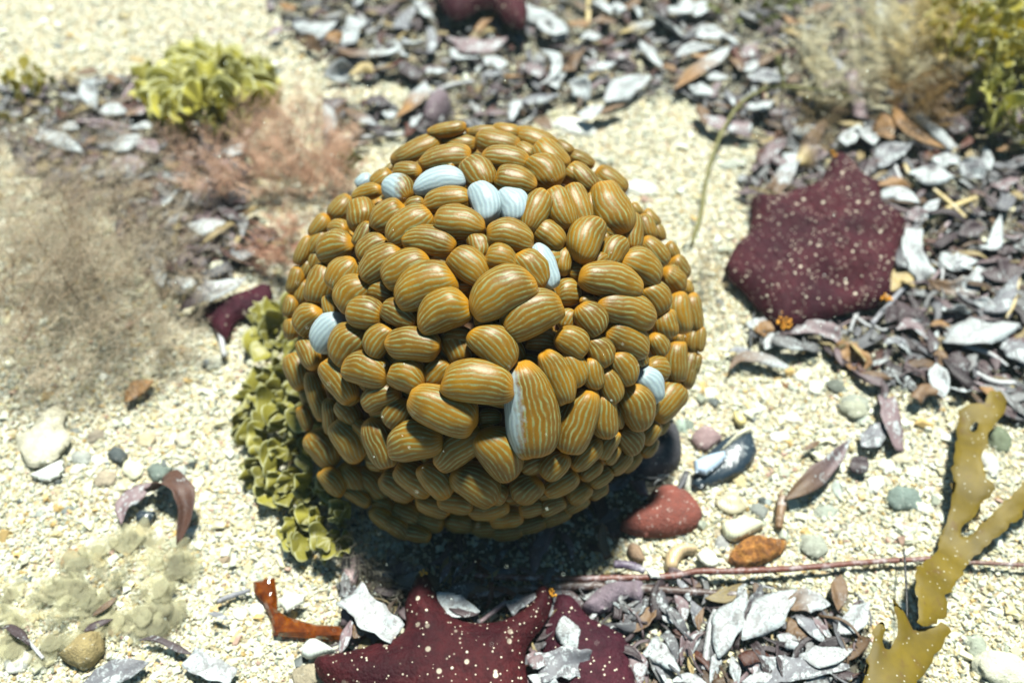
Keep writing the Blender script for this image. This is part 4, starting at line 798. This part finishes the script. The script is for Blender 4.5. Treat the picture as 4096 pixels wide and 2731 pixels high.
 [((880,1060),(850,1200),(800,1400)),100,'w','both'],[((600,880),(560,980),(520,1200)),100,'p','both'],[((650,1090),(620,1170),(640,1300)),60,'y','both'],[((440,1350),(600,1320),(820,1400)),90,'w','both'],[((270,1190),(340,1270),(410,1400)),40,'g','both'],[((1760,740),(1860,850),(1960,980)),60,'p','both'],[((1180,1100),(1200,1200),(1230,1300)),90,'p','both'],[((1000,1100),(1040,1250),(1060,1400)),90,'w','both'],[((1100,1360),(1300,1310),(1500,1340)),100,'w','both'],[((1080,950),(1150,830),(1220,720)),130,'b','both','p'],
 [((700,880),(690,780),(740,660)),60,'b','both'],[((100,560),(60,700),(30,820)),70,'d','both'],[((1960,1300),(2050,1290),(2200,1300)),90,'d','both'],[((620,1100),(660,960),(720,900)),70,'w','both']),
(S_,[((340,460),(480,610),(650,740)),180,'w','cut2'],[((920,450),(1030,540),(1210,580)),130,'w','both'],[((1400,560),(1490,510),(1580,460)),100,'g','cut2'],[((1770,610),(1800,720),(1860,830)),140,'w','both'],[((1520,880),(1590,900),(1660,940)),120,'p','both'],[((1600,970),(1780,920),(1950,930)),170,'g','cut2'],[((1530,1010),(1650,1060),(1760,1100)),100,'w','both'],[((270,860),(310,740),(350,630)),65,'p','both'],[((940,390),(980,310),(1020,240)),45,'p','both'],[((1000,560),(1100,590),(1200,600)),50,'d','both'],[((360,760),(400,700),(420,650)),90,'b','both']),
(Q_,[((650,620),(700,720),(760,860)),130,'w','both'],[((590,590),(690,560),(780,560)),60,'b','both'],[((850,590),(890,620),(930,660)),60,'b','cut2'],[((640,640),(720,640),(800,640)),70,'g','both'],[((770,880),(880,860),(990,880)),110,'w','both'],[((980,910),(1080,870),(1220,870)),90,'b','both','p'],[((870,1160),(980,1120),(1110,1060)),140,'w','both'],[((1080,1090),(1160,1150),(1240,1200)),120,'p','both'],[((860,1300),(980,1290),(1150,1290)),170,'p','both'],[((260,1080),(440,1090),(650,1190)),120,'w','both'],[((470,1000),(550,990),(620,1010)),80,'w','both'],
 [((1780,1230),(1850,1180),(1920,1120)),90,'w','both'],[((1870,990),(1930,1030),(1990,1050)),60,'p','both'],[((480,900),(530,910),(620,900)),50,'b','both'],[((190,640),(230,690),(290,740)),110,'p','both'],[((470,740),(560,760),(640,760)),60,'g','both'],[((1000,1010),(1130,980),(1180,1010)),70,'w','both'],[((640,1150),(720,1100),(780,1060)),60,'b','both'],[((1040,440),(1090,480),(1130,500)),60,'y','both']),
(P_,[((1400,1060),(1560,960),(1720,900),(1930,810)),170,'d','both','w'],[((1270,890),(1250,740),(1210,640)),100,'w','both'],[((1470,390),(1600,400),(1770,370)),130,'w','both'],[((1390,800),(1450,840),(1540,850)),110,'w','both'],[((1270,240),(1320,190),(1390,120)),70,'w','both'],[((1020,110),(1100,80),(1190,110)),90,'b','both'],[((1310,830),(1380,880),(1460,920)),80,'g','both'],[((1700,250),(1800,300),(1900,370)),90,'d','both']),
(R_,[((880,1260),(895,1120),(1000,1030),(1110,960)),110,'p','both'],[((910,380),(980,280),(1110,220)),120,'o','both']),
(W_,[((540,1250),(760,1160),(1000,1090)),140,'g','both'],[((1270,1050),(1400,1130),(1570,1190)),130,'w','cut2'],[((930,940),(1050,930),(1200,1000),(1300,1040)),40,'d','both'],[((0,870),(60,850),(150,920),(200,980)),50,'d','both'],[((560,880),(640,840),(760,800)),50,'d','both'],[((620,780),(700,720),(790,650)),40,'b','both'],[((1400,760),(1460,770),(1540,800)),30,'g','both']),
]
for cr, *lst in LV:
    for q in lst:
        pts, w, tone, shp = q[:4]; hh = .006 if cr in (Z_, S_, Y_, R_, W_) else .010
        if cr is S_: hh = .014
        leaf(cr(list(pts)), w*cr.k*.95, tone, shp, h=hh, tone2=q[4] if len(q) > 4 else None)
# two leaves leaning into each other in front of the yellow weed, standing upright
def standing(pts, hs, w, tone, label, tint=None):
    path = spline(path3(Q_(pts), hs), 18); V, F = ribbon(path, w, (1.2, .9), .2, 'both'); t1, cr_, nm = TONE[tone]
    o = mesh_obj('dead_leaf', V, F, LEAF, loc=tuple(path.mean(0)), cols=np.tile(tint or t1, (len(V), 1)), attrs={'crust': np.full(len(V), cr_)}); tag(o, label, 'leaf', 'dead leaves lying on the seabed')
standing([(1600,1230),(1575,1000),(1600,760)], (.002,.012,.02), .017, 'g', 'dark grey leaf standing upright, left of the pair before the yellow weed')
standing([(1640,600),(1740,850),(1880,1160)], (.03,.018,.004), .022, 'g', 'dark grey leaf slanting down right, right of the pair before the yellow weed')
standing([(1610,780),(1700,900),(1780,1070)], (.02,.016,.008), .016, 'y', 'mustard yellow leaf held between the two grey standing leaves', (.30,.20,.01))
# the curled brown leaf on the left sand: an arch
path = spline(path3(R_([(1120,990),(1210,935),(1320,1010),(1345,1180),(1290,1410)]), (.004,.020,.024,.016,.003)), 22)
V, F = ribbon(path, .018, (.5, .1), .25, 'cut'); o = mesh_obj('dead_leaf', V, F, LEAF, loc=tuple(path.mean(0)), cols=np.tile((.13,.06,.04), (len(V), 1)), attrs={'crust': np.full(len(V), .12)})
tag(o, 'dark brown leaf curled into an arch on the sand, lower left', 'leaf', 'dead leaves lying on the seabed')
# ------------------------------------------------------------------ twigs and stems
for cr, pts, w, tone, kind in [(T_,((1190,745),(1380,670),(1560,640)),36,'w','stick'),(T_,((450,1095),(700,1075),(1060,1048)),40,'w','stick'),(T_,((430,1125),(600,1135),(740,1120)),36,'b','stick'),(U_,((300,-40),(300,120),(290,240)),44,'y','upright stem'),
    (V_,((1130,1270),(1150,1350),(1190,1430)),40,'w','twig'),(V_,((1210,1290),(1260,1390),(1330,1480)),35,'y','twig'),(V_,((370,740),(520,790),(690,800)),60,'y','stem'),(X_,((520,325),(700,230),(880,160)),46,'y','stick'),
    (X_,((150,1040),(270,900),(400,760)),42,'g','stick'),(X_,((790,1190),(960,1240),(1100,1330)),36,'w','twig'),(X_,((580,100),(700,200),(800,300)),36,'y','twig'),(X_,((610,510),(640,400),(710,300)),28,'p','twig'),(X_,((880,1380),(1000,1440),(1150,1450)),46,'w','twig'),
    (X_,((1180,720),(1140,900),(1080,1000)),26,'y','twig'),(X_,((330,260),(380,330),(410,420)),18,'p','forked twig'),(X_,((10,960),(80,1020),(150,1060)),24,'w','twig'),(X_,((60,960),(30,1000),(0,1090)),24,'w','twig'),(X_,((170,1050),(220,1080),(280,1070)),20,'w','twig'),
    (X_,((540,760),(600,700),(650,620)),20,'p','twig'),(X_,((860,1440),(940,1470),(1080,1500)),24,'p','twig'),(X_,((300,520),(360,530),(410,550)),30,'w','twig'),(X_,((560,600),(640,650),(640,740)),24,'w','twig'),
    (Y_,((790,370),(790,240),(815,100)),26,'k','stick'),(Y_,((1040,1568),(1020,1530),(1040,1480)),20,'b','twig'),(Y_,((1020,800),(1035,760),(1040,720)),14,'b','twig'),(Z_,((850,680),(800,850),(740,1240)),66,'w','stick'),(S_,((1210,650),(1300,580),(1390,510)),36,'p','stick'),
    (P_,((1695,1020),(1710,1150),(1760,1420)),46,'w','pink stem'),(W_,((1460,680),(1560,640),(1680,605)),40,'g','driftwood splinter'),(W_,((180,930),(230,990),(290,1060)),26,'w','stick'),(Q_,((600,955),(800,960),(1050,1010)),34,'p','stem'),(Q_,((680,985),(880,1010),(1000,1060)),26,'p','stem'),
    (Q_,((950,780),(1010,700),(1080,600)),26,'p','stem'),(R_,((1930,540),(1980,440),(2060,310)),26,'p','coralline sprig'),(K_,((1400,1000),(1415,880),(1430,760)),76,'b','driftwood chunk'),(V_,((120,1140),(250,1090),(400,1050)),14,'p','thin twig'),(Z_,((1180,420),(1290,450),(1400,480)),22,'g','twig'),(Y_,((1880,1060),(1900,990),(1960,900)),18,'w','twig')]:
    twig(cr(list(pts)), w*cr.k, tone, kind, h=.006 if cr in (X_, V_, S_, Q_) else .003)
def stem(name, pts, w, tint, label, hs=None, cat='stem', n=60, mat=TWIG):
    r = w*.5*pxm(G(*pts[len(pts)//2])); o = tube(name, pts, [r*.9, r, r, r*.8], mat, tint, hs or [.006]*len(pts), n=n); tag(o, label, cat); return o
stem('brown_stem', D0([(1090,1322),(1250,1328),(1420,1327),(1545,1322),(1600,1312),(1700,1311),(1850,1303),(2000,1290),(2150,1282)]), 26, (.13,.035,.02), 'long thin red brown stem running from under the anemone to the kelp', [.006,.006,.006,.006,.008,.009,.008,.006,.006], n=120)
stem('brown_stem', D0([(2190,1290),(2270,1293),(2400,1300)]), 18, (.14,.06,.04), 'thin brown stem piece coming out right of the kelp blade', n=24)
stem('driftwood_stick', D0([(1090,1366),(1220,1352),(1330,1345),(1450,1350),(1580,1358),(1700,1366)]), 34, (.06,.03,.022), 'thick dark brown stem lying below the long thin stem', n=80)
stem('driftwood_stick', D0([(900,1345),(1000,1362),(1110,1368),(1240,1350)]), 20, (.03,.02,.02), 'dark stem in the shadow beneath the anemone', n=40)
stem('flat_stick', K_([(110,1285),(220,1292),(350,1335)]), 34, (.11,.08,.12), 'purple grey flat stick end above the thick dark stem', [.010,.010,.008], n=20)
stem('black_stalk', L_([(530,880),(540,1050),(546,1235)]), 9, (.012,.012,.012), 'thin straight black stalk standing beside the kelp base', [.012,.018,.020], n=20)
# pale branching strand on the right
SG = (.34,.33,.13)
r0 = bpy.data.objects.new('strand_weed', None); COL.objects.link(r0); r0.location = Vector(G(*V_([(0,780)])[0])); tag(r0, 'thin yellow green strand weed curving up over the sand, right of the anemone', 'seaweed')
tube('strand', D0([(1590,560),(1612,480),(1625,400),(1655,310),(1700,240),(1750,208),(1795,200),(1850,203),(1900,210),(1955,222)]), [.0018,.0016,.0018,.0015,.0012], THREAD, SG, [.004,.007,.010,.016,.022,.03,.034,.034,.03,.024], n=90, parent=r0, bumpy=.5)
tube('strand', V_([(258,700),(252,600),(225,500),(212,440)]), [.0014,.0016,.0028,.0026], THREAD, SG, [.034,.042,.052,.058], n=24, parent=r0, bumpy=.4)
# ------------------------------------------------------------------ fan weed
def fan_clump(name, label, specs, tint, group='fan weed clumps', mat=None):
    Vs, Fs, cols, rad = [], [], [], []; off = 0
    for (base, dirv, upv, Rr, spread, ruff) in specs:
        base = np.array(base, float); d = np.array(dirv, float); d /= np.linalg.norm(d); s = np.cross(d, upv); s /= np.linalg.norm(s); n_ = np.cross(s, d)
        NA, NR = 26, 9; k = random.randint(2, 5); ph = random.random()*6; curl = random.uniform(-.18, .25); jt = random.uniform(.6, 1.25); lob = random.uniform(.06, .2)
        for j in range(NR+1):
            r = (.08+.92*j/NR)
            for i in range(NA+1):
                a = spread*(2*i/NA-1); rr = Rr*r*(1+lob*math.sin(k*2*a+ph)*r)*(1-.22*(a/spread)**4)
                P = base+d*rr*math.cos(a)+s*rr*math.sin(a)+n_*(Rr*ruff*.7*r*r*math.sin(k*a*1.7+ph)+Rr*curl*(r**4)*.5)
                Vs.append(P); cols.append(np.array(tint)*jt); rad.append(r)
        Fs += [(off+j*(NA+1)+i, off+j*(NA+1)+i+1, off+(j+1)*(NA+1)+i+1, off+(j+1)*(NA+1)+i) for j in range(NR) for i in range(NA)]; off = len(Vs)
    o = mesh_obj(name, Vs, Fs, mat or FAN, loc=tuple(np.mean([s_[0] for s_ in specs], 0)), cols=np.array(cols), attrs={'rad': rad})
    sm = o.modifiers.new('blade_thickness', 'SOLIDIFY'); sm.thickness = .00022
    tag(o, label, 'seaweed', group); return o
def rnd_specs(center, radx, rady, n, Rpx, outward=True, zup=.5, hmax=.02, seed=0, dirbias=(0, 0, 0), spread=(.7, 1.25), flat=False):
    r = random.Random(seed); sp = []
    for i in range(n):
        a = r.random()*6.283; q = r.random()**.5; x = center[0]+radx*q*math.cos(a); y = center[1]+rady*q*math.sin(a)
        h_ = hmax*(1-q*q)*r.uniform(.4, 1)+.002; b = G(x, y, h_); pm = pxm(b); Rr = Rpx*pm*r.uniform(.5, 1.3)
        d = np.array([math.cos(a)*q, -math.sin(a)*q, zup*r.uniform(.6, 1.4)])+np.array(dirbias)+np.array([r.uniform(-.35, .35) for _ in range(3)])
        u = np.array([r.uniform(-.6, .6), r.uniform(-1, .1), r.uniform(.2, 1)])
        if flat: d[2] = .03; u = np.array([r.uniform(-.15, .15), r.uniform(-.15, .15), 1])
        sp.append((b, d, u, Rr, r.uniform(*spread), r.uniform(.08, .30)))
    return sp
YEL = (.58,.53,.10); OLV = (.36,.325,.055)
fan_clump('fan_weed', 'bright yellow frilly fan weed clump behind the standing grey leaves, upper left', rnd_specs((830,395), 215, 135, 150, 92, hmax=.034, seed=1, dirbias=(0,.15,.25)), YEL)
fan_clump('fan_weed', 'yellow olive fan weed clump cut off by the left edge', rnd_specs((90,400), 150, 110, 44, 62, hmax=.03, seed=2, spread=(.25,.5), dirbias=(0,.2,.4)), (.36,.30,.04))
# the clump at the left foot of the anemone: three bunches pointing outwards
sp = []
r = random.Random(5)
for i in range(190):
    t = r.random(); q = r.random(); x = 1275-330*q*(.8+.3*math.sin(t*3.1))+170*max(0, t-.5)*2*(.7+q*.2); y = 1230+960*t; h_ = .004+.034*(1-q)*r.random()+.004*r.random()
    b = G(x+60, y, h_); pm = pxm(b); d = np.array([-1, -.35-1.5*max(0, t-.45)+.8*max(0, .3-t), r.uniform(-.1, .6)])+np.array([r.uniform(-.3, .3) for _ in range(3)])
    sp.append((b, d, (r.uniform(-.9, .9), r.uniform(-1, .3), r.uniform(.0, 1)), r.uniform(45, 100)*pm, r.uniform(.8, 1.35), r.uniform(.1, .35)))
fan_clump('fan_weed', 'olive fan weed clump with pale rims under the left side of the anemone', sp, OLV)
fan_clump('fan_weed', 'bright yellow fan weed clump cut off by the right edge below the top corner', rnd_specs((4060,390), 160, 180, 120, 62, hmax=.05, seed=4, dirbias=(-.3,-.1,.5)), (.56,.53,.12))
fan_clump('fan_weed', 'yellow brown fan weed mass filling the top right corner', rnd_specs((3960,110), 250, 210, 240, 70, hmax=.075, seed=6, dirbias=(0,-.1,.5), spread=(.4,1.0)), (.60,.52,.09))
fan_clump('fan_weed', 'dim green fan weed clump at the top edge right of the starfish', rnd_specs((3020,20), 170, 70, 34, 60, hmax=.03, seed=7, spread=(.25,.5)), (.22,.24,.06))
fan_clump('fan_weed', 'small olive fan weed sprig behind the upper left shoulder of the anemone', rnd_specs((1410,660), 34, 60, 12, 48, hmax=.03, seed=9, dirbias=(.1,.1,.8), spread=(.3,.6)), (.26,.27,.04))
# ------------------------------------------------------------------ filament weeds: branching threads
def threads(name, label, specs, tint, wid, mat=THREAD, pin=True, sideL=.35, nside=16, depth=2, jit=.25, vary=.2, cat='seaweed'):
    Vs, Fs, cols = [], [], []
    def strip(P, w, c):
        off = len(Vs); n = len(P); tw = random.uniform(0, 3)
        for i, p in enumerate(P):
            T2 = P[min(i+1, n-1)]-P[max(i-1, 0)]; s = np.cross(T2, [math.cos(tw), math.sin(tw), .7]); s /= np.linalg.norm(s)+1e-9; ww = w*(1-.7*i/(n-1))
            Vs.append(p-s*ww); Vs.append(p+s*ww); cols.append(c); cols.append(c)
        for i in range(n-1): Fs.append((off+2*i, off+2*i+1, off+2*i+3, off+2*i+2))
    def grow(b, d, L, w, lev, c):
        n = 9 if lev == 0 else 5; P = [b]; dd = d/np.linalg.norm(d)
        for i in range(n-1):
            dd = dd+np.array([random.uniform(-jit, jit) for _ in range(3)])*.5; dd[2] -= .03; dd /= np.linalg.norm(dd); q = P[-1]+dd*L/(n-1)
            q[2] = max(q[2], float(H(q[0], q[1]))+.001); P.append(q)
        strip(P, w, c)
        if lev < depth:
            m_ = nside if lev == 0 else max(3, nside//3)
            for k in range(m_):
                t = .12+.85*k/m_; i = min(int(t*(n-1)), n-2); f = t*(n-1)-i; p = P[i]*(1-f)+P[i+1]*f; T2 = P[i+1]-P[i]; T2 = T2/np.linalg.norm(T2)
                s = np.cross(T2, [0, 0, 1.]); s /= np.linalg.norm(s)+1e-9; sg = 1 if k % 2 else -1
                d2 = T2*.6+s*sg*.9+np.array([random.uniform(-.4, .4) for _ in range(3)])*(.6 if pin else 1.6)
                grow(p, d2, L*sideL*(1-.55*t)*random.uniform(.7, 1.2), w*.7, lev+1, c*random.uniform(.9, 1.12))
    for (b, d, L) in specs: grow(np.array(b, float), np.array(d, float), L, wid, 0, np.array(tint)*random.uniform(1-vary, 1+vary))
    o = mesh_obj(name, Vs, Fs, mat, loc=tuple(np.mean([s_[0] for s_ in specs], 0)), cols=np.clip(np.array(cols), 0, 1), smooth=False)
    return tag(o, label, cat)
def tspecs(cx, cy, rx, ry, n, L, seed, hmax=.03, bias=(0, 0, .5), rnd=.8, pw=.5):
    r = random.Random(seed); out = []
    for i in range(n):
        a = r.random()*6.283; q = r.random()**pw; x = cx+rx*q*math.cos(a); y = cy+ry*q*math.sin(a); b = G(x, y, .001+hmax*r.random()*(1-q*q))
        d = np.array(bias)+np.array([r.uniform(-rnd, rnd), r.uniform(-rnd, rnd), r.uniform(0, rnd)]); out.append((b, d, L*r.uniform(.6, 1.2)))
    return out
SOFT = thread_mat('soft_weed', .55, .78); SOFT2 = thread_mat('soft_brown_weed', .5, .62)
threads('filament_weed', 'fine brown filament weed covering the left edge between the leaves and the sand', tspecs(230, 1060, 620, 560, 820, .052, 1, hmax=.05, bias=(.5, .0, .25), pw=.8), (.68,.59,.45), .00042, mat=SOFT2, depth=2, nside=13, pin=False, jit=.5)
threads('feather_weed', 'reddish tan feathery weed spreading left of the anemone top', tspecs(980, 700, 270, 130, 80, .042, 2, hmax=.03, bias=(-.2, .2, .5))+tspecs(1200, 620, 200, 170, 90, .044, 12, hmax=.035, bias=(0, .3, .6))+tspecs(1330, 730, 110, 140, 50, .036, 13, hmax=.04, bias=(0, .2, .7)), (.84,.58,.43), .00055, mat=SOFT, depth=2, nside=20, sideL=.30)
threads('stalk_weed', 'darker wiry brown weed stalks rising through the fine brown weed at the left', tspecs(250, 1050, 430, 420, 70, .070, 31, hmax=.05, bias=(.3, .1, .4)), (.34,.24,.15), .00055, depth=1, nside=12, sideL=.4, pin=False, jit=.5)
threads('feather_weed', 'golden brown bushy weed between the tan mound and the yellow fan weed, top right', tspecs(3660, 180, 190, 160, 80, .050, 32, hmax=.035, bias=(-.1, -.2, .6)), (.80,.66,.32), .00060, depth=2, nside=16)
threads('feather_weed', 'red brown feathery weed tuft touching the upper left side of the anemone', tspecs(1130, 1000, 100, 130, 60, .030, 3, hmax=.03, bias=(-.2, .1, .7)), (.62,.36,.25), .00045, depth=2, nside=20, sideL=.3)
threads('feather_weed', 'tan feathery weed mound near the top right, left of the yellow fan weed', tspecs(3390, 260, 280, 200, 120, .050, 4, hmax=.04, bias=(-.1, -.1, .6)), (.92,.86,.62), .00060, depth=2, nside=18, sideL=.3)
PALE = thread_mat('pale_film_weed', .55, .26)
fan_clump('film_weed', 'pale cream filmy weed lying on the sand at the lower left', rnd_specs((480,2330), 230, 170, 64, 90, hmax=.004, seed=21, zup=.04, flat=True), (.92,.90,.62), group='pale filmy weed patches', mat=PALE)
fan_clump('film_weed', 'pale filmy weed patch near the bottom left corner', rnd_specs((190,2470), 200, 110, 46, 80, hmax=.005, seed=22, zup=.04, flat=True), (.90,.88,.60), group='pale filmy weed patches', mat=PALE)
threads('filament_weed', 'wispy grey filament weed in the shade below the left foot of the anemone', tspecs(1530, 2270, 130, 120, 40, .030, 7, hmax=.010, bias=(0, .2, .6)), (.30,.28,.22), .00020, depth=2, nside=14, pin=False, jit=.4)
threads('feather_weed', 'faint tan feathery weed on the pale stone beside the plum starfish', tspecs(2830, 1060, 60, 190, 20, .026, 8, hmax=.010, bias=(0, .2, .5)), (.50,.40,.22), .00030, depth=2, nside=14)
threads('feather_weed', 'brown weed tuft under the yellow fan weed at the top right', tspecs(3650, 420, 160, 130, 50, .045, 10, hmax=.03, bias=(.2, -.2, .5)), (.26,.16,.05), .00050, depth=2, nside=18)
threads('feather_weed', 'brown translucent weed draped over leaves above the plum starfish', tspecs(3270, 520, 90, 110, 26, .036, 11, hmax=.02, bias=(-.3, -.4, .3)), (.33,.24,.12), .00040, depth=2, nside=16)
# ------------------------------------------------------------------ the deep layer of leaf bits under the traced leaves
def litter(n, seed):
    r = random.Random(seed); Vs, Fs, cols, crs = [], [], [], []; off = 0; polys = WRACK_SHADE; wts = [.70, .11, .03, .16]
    tones = ['w', 'p', 'g', 'p', 'd', 'w', 'd', 'b', 'p', 'g', 'r', 'y']
    for _ in range(n):
        k = r.choices(range(4), wts)[0]; poly = polys[k]; xs = [p[0] for p in poly]; ys = [p[1] for p in poly]
        while True:
            x = r.uniform(max(min(xs), -300), min(max(xs), 4400)); y = r.uniform(max(min(ys), -260), min(max(ys), 2900))
            if inpoly([x], [y], poly)[0]: break
        c = G(x, y, .001+.007*r.random()); a = r.random()*6.28; L = r.uniform(.006, .026)*(1 if r.random() < .8 else 1.5); W = min(.011, L*(r.uniform(.10, .45) if r.random() < .7 else .06)); d = np.array([math.cos(a), math.sin(a), 0])
        hgt = L*r.uniform(.0, .16); path = np.array([c+d*L*(t-.5)+np.array([-d[1], d[0], 0])*L*.15*math.sin(3*t)+np.array([0, 0, hgt*math.sin(math.pi*t)+r.uniform(-.1, .1)*0]) for t in np.linspace(0, 1, 9)])
        tl = r.uniform(-.5, .5); path[:, 2] += (np.linspace(-.5, .5, 9))*L*tl*.6
        V, F = ribbon(path, W, (r.uniform(-.6, .6), r.uniform(-.7, .7)), r.uniform(-.15, .15), r.choice(['both', 'cut', 'cut2', 'cut2', 'cut']), nw=4, rnd=r)
        tn = TONE[r.choice(tones)]; Vs.append(V); Fs += [tuple(i+off for i in f) for f in F]; off += len(V); cols.append(np.tile(np.array(tn[0])*r.uniform(.4, .85), (len(V), 1))); crs.append(np.full(len(V), tn[1]*.62))
    o = mesh_obj('leaf_litter', np.concatenate(Vs), Fs, LEAF, loc=(0, 0, 0), cols=np.concatenate(cols), attrs={'crust': np.concatenate(crs)})
    tag(o, 'jumbled bits of dead leaf and stem under the larger leaves', 'leaf litter', kind='stuff')
litter(4600, 3)
# ------------------------------------------------------------------ specks adrift in the water
Vs, Fs = [], []; r = random.Random(4); off = 0
for i in range(150):
    x = r.uniform(600, 3600); y = r.uniform(100, 2600); d = ray(x, y); P = CAM+d*r.uniform(.30, .40); s = r.uniform(.00010, .00028)
    bm = bmesh.new(); bmesh.ops.create_icosphere(bm, subdivisions=1, radius=s); st = r.uniform(1, 2.6)
    Vs += [(v.co.x+P[0], v.co.y+P[1], v.co.z*st+P[2]) for v in bm.verts]; Fs += [[v.index+off for v in f.verts] for f in bm.faces]; off = len(Vs); bm.free()
o = mesh_obj('floating_specks', Vs, Fs, SPECK); tag(o, 'tiny pale specks drifting in the water', 'specks', kind='stuff')
write_labels()

# ------------------------------------------------------------------ the water itself, slightly milky
bm = bmesh.new(); bmesh.ops.create_cube(bm, size=1)
for v in bm.verts: v.co = Vector((v.co.x*26, v.co.y*26+.5, -1.1 if v.co.z < 0 else .62))
me = bpy.data.meshes.new('haze'); bm.to_mesh(me); bm.free(); hz = bpy.data.objects.new('haze', me); COL.objects.link(hz); tag(hz, 'faintly milky sea water', kind='stuff')
hm = bpy.data.materials.new('sea_water_haze'); hm.use_nodes = True; t_ = hm.node_tree; t_.nodes.clear(); o_ = t_.nodes.new('ShaderNodeOutputMaterial'); pv = t_.nodes.new('ShaderNodeVolumePrincipled')
pv.inputs['Color'].default_value = (.80, .96, .93, 1); pv.inputs['Density'].default_value = .012; t_.links.new(pv.outputs[0], o_.inputs['Volume']); me.materials.append(hm)
